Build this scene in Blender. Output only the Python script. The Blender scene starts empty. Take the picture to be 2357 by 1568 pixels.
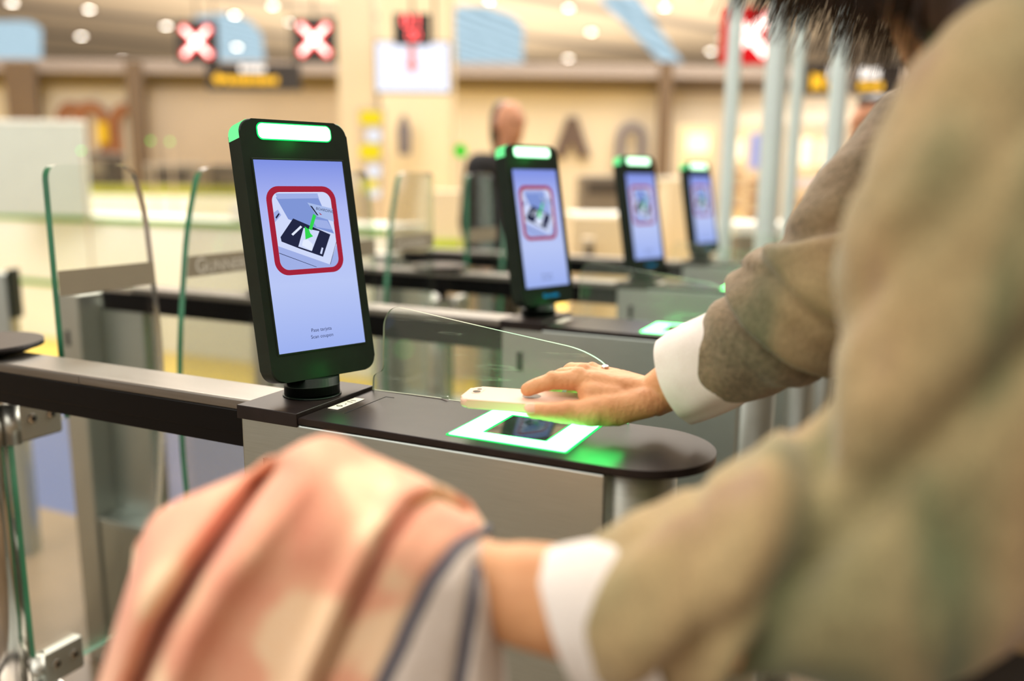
import bpy, bmesh, math, random
from mathutils import Vector as V, Matrix as M, noise
random.seed(4)
sc = bpy.context.scene
COL = sc.collection
# ---------------------------------------------------------------- camera geometry (photo 2357 x 1568)
W, H, FPX = 2357, 1568, 1947.62
YAW, PITCH, ROLL = 0.43841, 0.186738, 0.009876
CAM = V((0.71733, -0.75225, 1.34776))
FWD = V((-math.sin(YAW) * math.cos(PITCH), math.cos(YAW) * math.cos(PITCH), -math.sin(PITCH)))
_r = V((math.cos(YAW), math.sin(YAW), 0)); _u = _r.cross(FWD)
RGT = _r * math.cos(ROLL) + _u * math.sin(ROLL)
UPV = _u * math.cos(ROLL) - _r * math.sin(ROLL)
def ray(x, y): return FWD + RGT * ((x - W / 2) / FPX) + UPV * ((H / 2 - y) / FPX)
def at(x, y, d): return CAM + ray(x, y) * d                      # photo point at distance d along the view
def onz(x, y, z):
    r = ray(x, y); return CAM + r * ((z - CAM.z) / r.z)
FH = V((-math.sin(YAW), math.cos(YAW), 0)); RH = V((math.cos(YAW), math.sin(YAW), 0))

# ---------------------------------------------------------------- colour and materials
def lin(c): return c / 12.92 if c <= 0.04045 else ((c + 0.055) / 1.055) ** 2.4
def rgb(r, g, b): return (lin(r / 255), lin(g / 255), lin(b / 255), 1)
def newmat(name):
    m = bpy.data.materials.new(name); m.use_nodes = True
    nt = m.node_tree; nt.nodes.clear()
    out = nt.nodes.new('ShaderNodeOutputMaterial')
    return m, nt, out
def N(nt, t, **kw):
    n = nt.nodes.new(t)
    for k, v in kw.items(): setattr(n, k, v)
    return n
def pbsdf(nt, out, col=None, rough=.5, metal=0, spec=.5, trans=0, emis=None, es=0):
    p = N(nt, 'ShaderNodeBsdfPrincipled')
    if col: p.inputs['Base Color'].default_value = col
    p.inputs['Roughness'].default_value = rough; p.inputs['Metallic'].default_value = metal
    p.inputs['Specular IOR Level'].default_value = spec
    p.inputs['Transmission Weight'].default_value = trans
    if emis: p.inputs['Emission Color'].default_value = emis; p.inputs['Emission Strength'].default_value = es
    nt.links.new(p.outputs[0], out.inputs[0]); return p
def noise_ramp(nt, scale, stops, coord='Object', stretch=(1, 1, 1), detail=3, rough=.5, dist=0):
    tc = N(nt, 'ShaderNodeTexCoord'); mp = N(nt, 'ShaderNodeMapping'); mp.inputs['Scale'].default_value = stretch
    nt.links.new(tc.outputs[coord], mp.inputs[0])
    nz = N(nt, 'ShaderNodeTexNoise'); nz.inputs['Scale'].default_value = scale; nz.inputs['Detail'].default_value = detail
    nz.inputs['Roughness'].default_value = rough; nz.inputs['Distortion'].default_value = dist
    nt.links.new(mp.outputs[0], nz.inputs['Vector'])
    cr = N(nt, 'ShaderNodeValToRGB'); e = cr.color_ramp.elements
    while len(e) > len(stops): e.remove(e[-1])
    while len(e) < len(stops): e.new(.5)
    for k, (p, c) in enumerate(stops): e[k].position = p; e[k].color = c
    nt.links.new(nz.outputs['Fac'], cr.inputs[0]); return nz, cr, mp
def plain(name, col, rough=.5, metal=0, spec=.5, var=.12, scale=6):
    m, nt, out = newmat(name); p = pbsdf(nt, out, col, rough, metal, spec)
    d = tuple(c * (1 - var) for c in col[:3]) + (1,); b = tuple(min(1, c * (1 + var)) for c in col[:3]) + (1,)
    nz, cr, mp = noise_ramp(nt, scale, [(.3, d), (.7, b)]); nt.links.new(cr.outputs[0], p.inputs['Base Color']); return m
def emit(name, col, s=1.0, base=None):
    m, nt, out = newmat(name)
    e = N(nt, 'ShaderNodeEmission'); e.inputs[0].default_value = col; e.inputs[1].default_value = s
    nt.links.new(e.outputs[0], out.inputs[0]); return m
def steel(name, col, rough=.3, stretch=(3, 3, 260)):
    m, nt, out = newmat(name); p = pbsdf(nt, out, col, rough, 1)
    nz, cr, mp = noise_ramp(nt, 6, [(.3, tuple(c * .86 for c in col[:3]) + (1,)), (.7, col)], stretch=stretch, detail=4)
    nt.links.new(cr.outputs[0], p.inputs['Base Color'])
    mr = N(nt, 'ShaderNodeMapRange'); mr.inputs['To Min'].default_value = rough - .06; mr.inputs['To Max'].default_value = rough + .1
    nt.links.new(nz.outputs['Fac'], mr.inputs[0]); nt.links.new(mr.outputs[0], p.inputs['Roughness'])
    bp = N(nt, 'ShaderNodeBump'); bp.inputs['Strength'].default_value = .06; bp.inputs['Distance'].default_value = .001
    nt.links.new(nz.outputs['Fac'], bp.inputs['Height']); nt.links.new(bp.outputs[0], p.inputs['Normal']); return m
def clear(name, tint, gloss=.08, rough=.02, scratch=False):
    m, nt, out = newmat(name)
    t = N(nt, 'ShaderNodeBsdfTransparent'); t.inputs[0].default_value = tint
    g = N(nt, 'ShaderNodeBsdfGlossy'); g.inputs['Roughness'].default_value = rough
    lw = N(nt, 'ShaderNodeFresnel'); lw.inputs[0].default_value = 1.45
    mul = N(nt, 'ShaderNodeMath', operation='MULTIPLY'); mul.inputs[1].default_value = gloss * 10
    nt.links.new(lw.outputs[0], mul.inputs[0])
    mx = N(nt, 'ShaderNodeMixShader'); nt.links.new(mul.outputs[0], mx.inputs[0])
    nt.links.new(t.outputs[0], mx.inputs[1]); nt.links.new(g.outputs[0], mx.inputs[2])
    last = mx
    if scratch:
        nz, cr, mp = noise_ramp(nt, 9, [(.60, (0, 0, 0, 1)), (.63, (.5, .5, .5, 1)), (.66, (0, 0, 0, 1))], stretch=(1, 1, 16), detail=4)
        mp.inputs['Rotation'].default_value = (0, .3, 0)
        d = N(nt, 'ShaderNodeBsdfDiffuse'); d.inputs[0].default_value = (.7, .75, .65, 1)
        hz = N(nt, 'ShaderNodeMath', operation='MULTIPLY_ADD'); hz.inputs[1].default_value = .16; hz.inputs[2].default_value = .035
        nt.links.new(cr.outputs[0], hz.inputs[0])
        m2 = N(nt, 'ShaderNodeMixShader'); nt.links.new(hz.outputs[0], m2.inputs[0])
        nt.links.new(mx.outputs[0], m2.inputs[1]); nt.links.new(d.outputs[0], m2.inputs[2]); last = m2
    nt.links.new(last.outputs[0], out.inputs[0]); return m

MT = {}
MT['steel'] = steel('brushed_steel', (.50, .55, .52, 1), .36)
MT['steel_rail'] = steel('rail_steel', (.29, .275, .25, 1), .34, stretch=(1, 60, 60))
MT['chrome'] = steel('polished_steel', (.70, .67, .62, 1), .14, stretch=(60, 60, 2))
MT['satin'] = plain('satin_steel', (.52, .53, .48, 1), .38, .9, var=.06)
MT['lid'] = plain('dark_lid', (.017, .012, .011, 1), .36, 0, .24, var=.2, scale=40)
MT['black'] = plain('black_plastic', (.006, .014, .009, 1), .45, 0, .3, var=.2, scale=30)
MT['band'] = plain('black_band', (.002, .002, .0025, 1), .28, 0, .16, var=.2)
MT['dark'] = plain('dark_slot', (.006, .006, .006, 1), .6)
MT['groove'] = plain('dark_groove', (.003, .003, .003, 1), .8)
MT['white'] = plain('white_label', rgb(240, 232, 218), .5, var=.02)
MT['ink'] = plain('black_ink', (.02, .02, .02, 1), .6)
MT['glass'] = clear('clear_glass', (.975, .99, .98, 1), .045)
MT['glass_edge'] = plain('green_glass_edge', rgb(48, 118, 84), .25, 0, .6, var=.25, scale=9)
MT['edge_pale'] = clear('pale_glass_edge', (.62, .72, .64, 1), .12, .2)
MT['acrylic'] = clear('acrylic', (.97, .985, .97, 1), .045, scratch=True)
MT['sticker'] = plain('taupe_sticker', rgb(162, 153, 132), .6, var=.05)
MT['etch'] = plain('pale_lettering', rgb(244, 242, 230), .6, var=.05)
MT['cyan'] = emit('cyan_logo', rgb(0, 150, 200), 1.3)
MT['ring'] = emit('ring_light', (.16, 1, .26, 1), 8.5)
MT['ringhalo'] = emit('ring_halo', (.03, 1, .16, 1), 1.4)
MT['bar'] = emit('status_bar', (.62, 1, .70, 1), 2.8)
MT['barrim'] = emit('status_rim', (.01, .85, .16, 1), 1.3)
MT['barside'] = emit('status_side', (.20, 1, .34, 1), 1.1)
MT['scanglass'] = plain('scanner_glass', (.004, .012, .008, 1), .04, 0, .9)
# acrylic edge glow painted as emission, standing for the ring's light: strongest beside it
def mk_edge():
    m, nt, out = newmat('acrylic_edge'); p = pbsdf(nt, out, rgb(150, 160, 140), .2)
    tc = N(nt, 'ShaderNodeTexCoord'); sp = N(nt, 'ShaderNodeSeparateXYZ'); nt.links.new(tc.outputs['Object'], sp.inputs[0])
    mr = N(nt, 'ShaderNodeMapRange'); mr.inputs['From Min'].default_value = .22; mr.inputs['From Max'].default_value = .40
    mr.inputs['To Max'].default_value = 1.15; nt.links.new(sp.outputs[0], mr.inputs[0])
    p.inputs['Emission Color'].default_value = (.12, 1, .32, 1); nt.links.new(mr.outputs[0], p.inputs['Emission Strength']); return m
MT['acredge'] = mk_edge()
def mk_screen():
    m, nt, out = newmat('lcd_panel')
    tc = N(nt, 'ShaderNodeTexCoord'); sp = N(nt, 'ShaderNodeSeparateXYZ'); nt.links.new(tc.outputs['Generated'], sp.inputs[0])
    cr = N(nt, 'ShaderNodeValToRGB'); e = cr.color_ramp.elements
    e[0].position = 0; e[0].color = rgb(158, 178, 240); e[1].position = 1; e[1].color = rgb(128, 146, 228)
    k = e.new(.35); k.color = rgb(186, 200, 246); k = e.new(.75); k.color = rgb(176, 186, 244)
    nt.links.new(sp.outputs[2], cr.inputs[0])
    em = N(nt, 'ShaderNodeEmission'); nt.links.new(cr.outputs[0], em.inputs[0]); em.inputs[1].default_value = 1
    nt.links.new(em.outputs[0], out.inputs[0]); return m
MT['lcd'] = mk_screen()
for nm, c in dict(p_red=(165, 36, 58), p_white=(208, 218, 250), p_panel=(128, 150, 214), p_shade=(160, 176, 230), p_dark=(36, 40, 68), p_card=(168, 188, 234),
                  p_green=(50, 215, 80), p_line=(40, 46, 80), p_glow=(228, 236, 255), p_text=(26, 32, 76)).items():
    MT[nm] = emit(nm, rgb(*c), 1)
MT['cream'] = plain('cream_wall', rgb(216, 203, 182), .8, var=.05, scale=1.2)
MT['greyshutter'] = plain('grey_shutter', rgb(186, 168, 146), .8, var=.05, scale=1)
MT['brown'] = plain('brown_cladding', rgb(112, 92, 72), .7, var=.1, scale=2)
MT['fascia'] = plain('taupe_fascia', rgb(136, 120, 106), .7, var=.06, scale=.6)
MT['pillar'] = plain('cream_pillar', rgb(232, 214, 182), .8, var=.05, scale=1)
MT['palepillar'] = plain('pale_pillar', rgb(206, 192, 170), .8, var=.05, scale=1)
MT['counter'] = plain('white_counter', rgb(240, 240, 230), .5, var=.03, scale=2)
MT['lime'] = plain('lime_trim', rgb(92, 156, 0), .5, var=.08, scale=3)
MT['limey'] = plain('yellow_lime_trim', rgb(190, 208, 20), .5, var=.08, scale=3)
MT['olive'] = plain('olive_trim', rgb(150, 148, 40), .6, var=.1)
MT['grey'] = plain('grey_equipment', rgb(126, 114, 98), .6, var=.15, scale=3)
MT['dgrey'] = plain('dark_equipment', rgb(72, 62, 52), .6, var=.2, scale=3)
MT['pale'] = plain('pale_panel', rgb(188, 194, 184), .6, var=.03)
MT['signblack'] = plain('sign_black', (.02, .014, .012, 1), .6)
MT['redled'] = emit('red_led', (1, .035, .04, 1), 2.6)
MT['redglow'] = emit('red_led_core', (1, .62, .55, 1), 5.0)
MT['amber'] = emit('amber_text', (1, .52, .03, 1), 1.7)
MT['warmtext'] = emit('white_text', (1, .90, .80, 1), 1.9)
MT['monitor'] = emit('monitor_white', (.86, .88, 1, 1), 1.25)
MT['yellowsign'] = emit('yellow_pictogram', (.95, .72, .02, 1), 1.1)
MT['whitesign'] = emit('white_pictogram', (.85, .85, .9, 1), 1.1)
MT['redboard'] = emit('red_lit_board', (.85, .015, .02, 1), 1.0)
MT['greenled'] = emit('green_led', (.10, .70, .05, 1), 1.0)
MT['greenfaint'] = emit('faint_green_led', (.07, .9, .06, 1), 3.6)
MT['spot'] = emit('downlight', (1, .90, .76, 1), 26.0)
MT['warmglow'] = emit('warm_display_light', (1, .80, .52, 1), 2.0)
MT['warmdim'] = emit('warm_shelf_light', (1, .62, .32, 1), .75)
MT['blueglow'] = emit('blue_display', (.62, .62, 1, 1), .8)
MT['pole'] = plain('brushed_pole', rgb(214, 228, 228), .35, .15, var=.04)
MT['poleglow'] = emit('green_pole_tint', (.16, .58, .34, 1), .75)
MT['mural_brown'] = plain('mural_brown', rgb(150, 98, 64), .8)
MT['mural_dark'] = plain('mural_dark', rgb(96, 80, 74), .8)
MT['mural_grey'] = plain('mural_grey', rgb(122, 116, 122), .8)
MT['mural_yellow'] = plain('mural_yellow', rgb(220, 180, 20), .7)
MT['yellowpaint'] = plain('yellow_floor_paint', rgb(232, 204, 92), .6, var=.05)
MT['skin'] = None
def mk_skin(name, c1, c2):
    m, nt, out = newmat(name); p = pbsdf(nt, out, c1, .5, 0, .35)
    nz, cr, mp = noise_ramp(nt, 28, [(.3, c1), (.72, c2)], detail=4); nt.links.new(cr.outputs[0], p.inputs['Base Color'])
    p.inputs['Subsurface Weight'].default_value = .05; p.inputs['Subsurface Radius'].default_value = (.012, .005, .003); p.inputs['Subsurface Scale'].default_value = .5
    n2 = N(nt, 'ShaderNodeTexNoise'); n2.inputs['Scale'].default_value = 150; n2.inputs['Detail'].default_value = 5; n2.inputs['Distortion'].default_value = 1.2; nt.links.new(mp.outputs[0], n2.inputs['Vector'])
    bp = N(nt, 'ShaderNodeBump'); bp.inputs['Strength'].default_value = .4; bp.inputs['Distance'].default_value = .002
    nt.links.new(n2.outputs['Fac'], bp.inputs['Height']); nt.links.new(bp.outputs[0], p.inputs['Normal']); return m
MT['skin'] = mk_skin('skin', rgb(196, 138, 94), rgb(222, 166, 120))
MT['skin_man'] = mk_skin('ruddy_skin', rgb(186, 124, 92), rgb(206, 150, 114))
MT['nail'] = plain('nail', rgb(226, 180, 150), .3, var=.03)
def mk_cloth(name, stops, scale, fuzz=420, bump=.35, dist=.5, rough=.95, coord='Object'):
    m, nt, out = newmat(name); p = pbsdf(nt, out, None, rough, 0, .15)
    nz, cr, mp = noise_ramp(nt, scale, stops, detail=2, dist=dist, coord=coord); 
    n2 = N(nt, 'ShaderNodeTexNoise'); n2.inputs['Scale'].default_value = fuzz; n2.inputs['Detail'].default_value = 2; nt.links.new(mp.outputs[0], n2.inputs['Vector'])
    mx = N(nt, 'ShaderNodeMix', data_type='RGBA', blend_type='OVERLAY'); mx.inputs['Factor'].default_value = .35
    nt.links.new(cr.outputs[0], mx.inputs['A']); nt.links.new(n2.outputs['Fac'], mx.inputs['B']); nt.links.new(mx.outputs['Result'], p.inputs['Base Color'])
    p.inputs['Sheen Weight'].default_value = .25; p.inputs['Sheen Roughness'].default_value = .5
    bp = N(nt, 'ShaderNodeBump'); bp.inputs['Strength'].default_value = bump; bp.inputs['Distance'].default_value = .002
    nt.links.new(n2.outputs['Fac'], bp.inputs['Height']); nt.links.new(bp.outputs[0], p.inputs['Normal']); return m
MT['sweater'] = mk_cloth('beige_green_knit', [(.33, rgb(92, 104, 74)), (.45, rgb(150, 137, 100)), (.57, rgb(170, 148, 108)), (.66, rgb(156, 128, 104)), (.76, rgb(104, 110, 82))], 6.5, fuzz=330, bump=.6)
def sleeve_shade(m):                                           # far sleeve's shade painted into the knit as a darker brown
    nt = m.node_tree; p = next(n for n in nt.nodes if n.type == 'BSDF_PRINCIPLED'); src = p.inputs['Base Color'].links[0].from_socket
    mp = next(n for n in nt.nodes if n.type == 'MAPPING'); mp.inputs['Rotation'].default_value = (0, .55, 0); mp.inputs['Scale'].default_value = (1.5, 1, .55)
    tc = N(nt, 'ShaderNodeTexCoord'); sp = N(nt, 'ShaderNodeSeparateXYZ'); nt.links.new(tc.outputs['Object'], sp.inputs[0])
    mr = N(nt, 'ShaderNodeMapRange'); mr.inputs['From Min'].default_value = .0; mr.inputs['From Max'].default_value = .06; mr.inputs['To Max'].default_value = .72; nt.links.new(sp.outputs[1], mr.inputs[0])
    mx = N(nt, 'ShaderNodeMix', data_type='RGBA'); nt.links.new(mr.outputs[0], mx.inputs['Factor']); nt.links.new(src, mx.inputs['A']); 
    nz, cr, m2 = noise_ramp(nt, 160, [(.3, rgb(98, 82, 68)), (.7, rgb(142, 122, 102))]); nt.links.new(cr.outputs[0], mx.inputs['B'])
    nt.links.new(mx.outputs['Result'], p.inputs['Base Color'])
sleeve_shade(MT['sweater'])
MT['shirt'] = mk_cloth('white_cotton', [(.3, rgb(222, 214, 206)), (.7, rgb(234, 228, 222))], 20, fuzz=900, bump=.12)
MT['coat'] = mk_cloth('salmon_blob_cloth', [(.40, rgb(232, 160, 132)), (.52, rgb(240, 180, 148)), (.555, rgb(248, 214, 176)), (.8, rgb(250, 218, 182))], 12, bump=.1, dist=.25)
MT['lining'] = mk_cloth('pale_grey_lining', [(.3, rgb(204, 192, 182)), (.7, rgb(222, 210, 198))], 12, bump=.08)
MT['piping'] = plain('slate_piping', rgb(92, 92, 104), .8)
MT['hair'] = plain('dark_brown_hair', (.030, .013, .006, 1), .38, 0, .6, var=.6, scale=22)
MT['trouser'] = plain('dark_trousers', rgb(44, 38, 32), .9, var=.2, scale=12)
MT['navy'] = plain('dark_jacket', rgb(24, 22, 24), .8, var=.2)
MT['shoe'] = plain('shoe_leather', rgb(30, 24, 20), .5)
MT['phonecase'] = plain('blush_case', rgb(226, 188, 164), .55, var=.02)
MT['phonescreen'] = emit('phone_screen', rgb(92, 120, 190), .55)
MT['lens'] = plain('camera_lens', (.01, .01, .012, 1), .15)
MT['silver'] = plain('silver', (.8, .78, .76, 1), .18, 1, var=.05)
def mk_floor():
    m, nt, out = newmat('terminal_floor'); p = pbsdf(nt, out, None, .28, 0, .4)
    nz, cr, mp = noise_ramp(nt, 3, [(.3, rgb(104, 88, 68)), (.7, rgb(128, 108, 84))], detail=5)
    tc = N(nt, 'ShaderNodeNewGeometry'); sp = N(nt, 'ShaderNodeSeparateXYZ'); nt.links.new(tc.outputs['Position'], sp.inputs[0])
    prev = cr.outputs[0]
    for (lo, hi, xm, col) in ((1.42, 2.75, -1.15, rgb(68, 82, 124)), (2.75, 9.6, .5, rgb(238, 204, 74))):
        a = N(nt, 'ShaderNodeMath', operation='GREATER_THAN'); a.inputs[1].default_value = lo; nt.links.new(sp.outputs[1], a.inputs[0])
        b = N(nt, 'ShaderNodeMath', operation='LESS_THAN'); b.inputs[1].default_value = hi; nt.links.new(sp.outputs[1], b.inputs[0])
        c = N(nt, 'ShaderNodeMath', operation='LESS_THAN'); c.inputs[1].default_value = xm; nt.links.new(sp.outputs[0], c.inputs[0])
        d = N(nt, 'ShaderNodeMath', operation='MULTIPLY'); nt.links.new(a.outputs[0], d.inputs[0]); nt.links.new(b.outputs[0], d.inputs[1])
        e = N(nt, 'ShaderNodeMath', operation='MULTIPLY'); nt.links.new(d.outputs[0], e.inputs[0]); nt.links.new(c.outputs[0], e.inputs[1])
        mx = N(nt, 'ShaderNodeMix', data_type='RGBA'); nt.links.new(e.outputs[0], mx.inputs['Factor']); nt.links.new(prev, mx.inputs['A']); mx.inputs['B'].default_value = col
        prev = mx.outputs['Result']
    nt.links.new(prev, p.inputs['Base Color']); return m
MT['floor'] = mk_floor()
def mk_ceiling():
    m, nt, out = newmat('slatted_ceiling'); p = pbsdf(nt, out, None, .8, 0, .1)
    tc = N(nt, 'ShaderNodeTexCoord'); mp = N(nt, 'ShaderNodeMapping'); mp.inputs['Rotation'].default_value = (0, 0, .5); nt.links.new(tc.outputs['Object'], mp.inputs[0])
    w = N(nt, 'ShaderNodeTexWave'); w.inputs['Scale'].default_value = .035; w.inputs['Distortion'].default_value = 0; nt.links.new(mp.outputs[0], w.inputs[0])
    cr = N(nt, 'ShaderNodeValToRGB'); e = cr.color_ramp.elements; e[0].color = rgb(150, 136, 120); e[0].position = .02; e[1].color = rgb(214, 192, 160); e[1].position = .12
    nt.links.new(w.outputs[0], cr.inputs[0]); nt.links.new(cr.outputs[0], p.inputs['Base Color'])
    nt.links.new(cr.outputs[0], p.inputs['Emission Color']); p.inputs['Emission Strength'].default_value = .16; return m  # faint emission added so the ceiling looks lit
MT['ceiling'] = mk_ceiling()
def mk_sky():
    m, nt, out = newmat('skylight_glazing')
    tc = N(nt, 'ShaderNodeTexCoord'); w = N(nt, 'ShaderNodeTexWave'); w.inputs['Scale'].default_value = .25; w.inputs['Distortion'].default_value = 2
    nt.links.new(tc.outputs['Object'], w.inputs[0])
    cr = N(nt, 'ShaderNodeValToRGB'); e = cr.color_ramp.elements; e[0].color = rgb(140, 168, 180); e[1].color = rgb(206, 232, 246)
    nt.links.new(w.outputs[0], cr.inputs[0]); em = N(nt, 'ShaderNodeEmission'); nt.links.new(cr.outputs[0], em.inputs[0]); em.inputs[1].default_value = 1.12
    nt.links.new(em.outputs[0], out.inputs[0]); return m
MT['sky'] = mk_sky()

# ---------------------------------------------------------------- mesh builder
def rrect(x0, y0, x1, y1, r, n=6):
    P = []
    for cx, cy, a0 in ((x1 - r, y1 - r, 0), (x0 + r, y1 - r, 90), (x0 + r, y0 + r, 180), (x1 - r, y0 + r, 270)):
        for k in range(n + 1):
            a = math.radians(a0 + 90 * k / n); P.append((cx + r * math.cos(a), cy + r * math.sin(a)))
    return P
def filletpoly(pts, rad, n=5):
    """round the corners of a polygon; rad is one radius or a list"""
    out = []; L = len(pts)
    for i in range(L):
        p = V(pts[i]); a = V(pts[i - 1]); b = V(pts[(i + 1) % L]); r = rad[i] if isinstance(rad, (list, tuple)) else rad
        if r <= 0: out.append(tuple(p)); continue
        da, db = (a - p), (b - p); t = min(r, da.length * .49, db.length * .49)
        p0 = p + da.normalized() * t; p1 = p + db.normalized() * t
        for k in range(n + 1):
            s = k / n; out.append(tuple(p0 * (1 - s) ** 2 + p * 2 * s * (1 - s) + p1 * s ** 2))
    return out
class B:
    def __init__(s): s.bm = bmesh.new()
    def geo(s, vs, fs, mi=0):
        w = [s.bm.verts.new(v) for v in vs]
        for i, f in enumerate(fs):
            try: fc = s.bm.faces.new([w[k] for k in f])
            except ValueError: continue
            fc.material_index = mi[i] if isinstance(mi, list) else mi
        return s
    def take(s, b2, mat=None, mi=None):
        b2.verts.index_update()
        vs = [(mat @ v.co if mat else v.co.copy()) for v in b2.verts]
        fs = [[v.index for v in f.verts] for f in b2.faces]; ms = [f.material_index if mi is None else mi for f in b2.faces]
        s.geo(vs, fs, ms); b2.free(); return s
    def box(s, c, d, mi=0, bev=0, seg=2, mat=None):
        b = bmesh.new(); bmesh.ops.create_cube(b, size=1)
        for v in b.verts: v.co = V((c[0] + v.co.x * d[0], c[1] + v.co.y * d[1], c[2] + v.co.z * d[2]))
        if bev: bmesh.ops.bevel(b, geom=b.edges[:], offset=bev, segments=seg, profile=.5, affect='EDGES')
        return s.take(b, mat, mi)
    def prism(s, pts, z0, z1, mat=None, mi=0, side=None, bev=0, seg=2):
        n = len(pts); b = bmesh.new()
        lo = [b.verts.new((p[0], p[1], z0)) for p in pts]; hi = [b.verts.new((p[0], p[1], z1)) for p in pts]
        b.faces.new(lo[::-1]); b.faces.new(hi)
        sd = [b.faces.new((lo[i], lo[(i + 1) % n], hi[(i + 1) % n], hi[i])) for i in range(n)]
        for f in sd: f.material_index = mi if side is None else side
        for f in b.faces:
            if f not in sd: f.material_index = mi
        if bev:
            es = [e for e in b.edges if abs(e.verts[0].co.z - e.verts[1].co.z) < 1e-9]
            bmesh.ops.bevel(b, geom=es, offset=bev, segments=seg, profile=.5, affect='EDGES')
        bmesh.ops.recalc_face_normals(b, faces=b.faces[:])
        return s.take(b, mat)
    def flat(s, pts, z, mat=None, mi=0):
        vs = [V((p[0], p[1], z)) for p in pts]
        if mat: vs = [mat @ v for v in vs]
        return s.geo(vs, [list(range(len(vs)))], mi)
    def ring(s, o, i, z0, z1, mat=None, mi=0):
        n = len(o); vs = [(p[0], p[1], z1) for p in o] + [(p[0], p[1], z1) for p in i] + [(p[0], p[1], z0) for p in o] + [(p[0], p[1], z0) for p in i]
        fs = []
        for k in range(n):
            j = (k + 1) % n
            fs += [(k, j, n + j, n + k), (2 * n + k, 3 * n + k, 3 * n + j, 2 * n + j), (k, 2 * n + k, 2 * n + j, j), (n + k, n + j, 3 * n + j, 3 * n + k)]
        vs = [V(v) for v in vs]
        if mat: vs = [mat @ v for v in vs]
        return s.geo(vs, fs, mi)
    def cyl(s, p0, p1, r0, r1=None, n=32, mi=0, cap=True):
        p0, p1 = V(p0), V(p1); r1 = r0 if r1 is None else r1; a = (p1 - p0).normalized()
        t = a.orthogonal().normalized(); q = a.cross(t); vs = []
        for p, r in ((p0, r0), (p1, r1)):
            for k in range(n):
                g = 2 * math.pi * k / n; vs.append(p + t * (r * math.cos(g)) + q * (r * math.sin(g)))
        fs = [(k, (k + 1) % n, n + (k + 1) % n, n + k) for k in range(n)]
        if cap: fs += [list(range(n))[::-1], list(range(n, 2 * n))]
        return s.geo(vs, fs, mi)
    def tube(s, pts, r, n=10, mi=0):
        pts = [V(p) for p in pts]; rings = []; prev = None; vs = []
        for i, p in enumerate(pts):
            a = (pts[min(i + 1, len(pts) - 1)] - pts[max(i - 1, 0)]).normalized()
            t = (prev - a * prev.dot(a)).normalized() if prev else a.orthogonal().normalized(); prev = t; q = a.cross(t)
            rr = r[i] if isinstance(r, (list, tuple)) else r
            for k in range(n):
                g = 2 * math.pi * k / n; vs.append(p + t * (rr * math.cos(g)) + q * (rr * math.sin(g)))
        fs = []
        for i in range(len(pts) - 1):
            for k in range(n): fs.append((i * n + k, i * n + (k + 1) % n, (i + 1) * n + (k + 1) % n, (i + 1) * n + k))
        fs += [list(range(n))[::-1], list(range((len(pts) - 1) * n, len(pts) * n))]
        return s.geo(vs, fs, mi)
    def ell(s, c, r, mi=0, n=20, mat=None):
        b = bmesh.new(); bmesh.ops.create_uvsphere(b, u_segments=n, v_segments=max(6, n * 2 // 3), radius=1)
        mm = M.Translation(V(c)) @ M.Diagonal((r[0], r[1], r[2], 1)); mm = (mat @ mm) if mat else mm
        return s.take(b, mm, mi)
    def text(s, txt, size, mat, mi=0, ext=0, align='CENTER', shear=0, space=1):
        cu = bpy.data.curves.new('t', 'FONT'); cu.body = txt; cu.size = size; cu.extrude = ext; cu.align_x = align; cu.align_y = 'CENTER'; cu.shear = shear; cu.space_character = space; cu.resolution_u = 3
        o = bpy.data.objects.new('t', cu); COL.objects.link(o); dg = bpy.context.evaluated_depsgraph_get(); dg.update()
        me = bpy.data.meshes.new_from_object(o.evaluated_get(dg)); b = bmesh.new(); b.from_mesh(me)
        bpy.data.objects.remove(o); bpy.data.curves.remove(cu); bpy.data.meshes.remove(me)
        return s.take(b, mat, mi)
    def build(s, name, mats, parent=None, loc=None, rotz=0, ang=40, recalc=False):
        if recalc: bmesh.ops.recalc_face_normals(s.bm, faces=s.bm.faces[:])
        for f in s.bm.faces: f.smooth = True
        for e in s.bm.edges:
            if len(e.link_faces) == 2: e.smooth = e.calc_face_angle(0) < math.radians(ang)
        me = bpy.data.meshes.new(name); s.bm.to_mesh(me); s.bm.free()
        for m in (mats if isinstance(mats, (list, tuple)) else [mats]): me.materials.append(MT[m] if isinstance(m, str) else m)
        o = bpy.data.objects.new(name, me); COL.objects.link(o)
        if parent: o.parent = parent
        if loc is not None: o.location = loc
        o.rotation_euler.z = rotz
        wn = o.modifiers.new('normals', 'WEIGHTED_NORMAL'); wn.keep_sharp = True; wn.weight = 80
        return o
def tag(o, label=None, cat=None, group=None, kind=None):
    if label: o['label'] = label
    if cat: o['category'] = cat
    if group: o['group'] = group
    if kind: o['kind'] = kind
    return o
def thing(name, label, cat, loc=(0, 0, 0), rotz=0, group=None):
    o = bpy.data.objects.new(name, None); COL.objects.link(o); o.location = loc; o.rotation_euler.z = rotz; o.empty_display_size = .1
    return tag(o, label, cat, group)
def kids(o): return [c for c in bpy.data.objects if c.parent == o]
def dup(root, loc, label=None):
    r = root.copy(); COL.objects.link(r); r.location = loc
    if label: r['label'] = label
    for ch in kids(root):
        c = ch.copy(); COL.objects.link(c); c.parent = r
        for g in kids(ch):
            d = g.copy(); COL.objects.link(d); d.parent = c
    return r
def mesh_obj(name, me, mats, parent=None, loc=None):
    for m in (mats if isinstance(mats, (list, tuple)) else [mats]): me.materials.append(MT[m])
    o = bpy.data.objects.new(name, me); COL.objects.link(o); me.name = name
    if parent: o.parent = parent
    if loc is not None: o.location = loc
    return o
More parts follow.
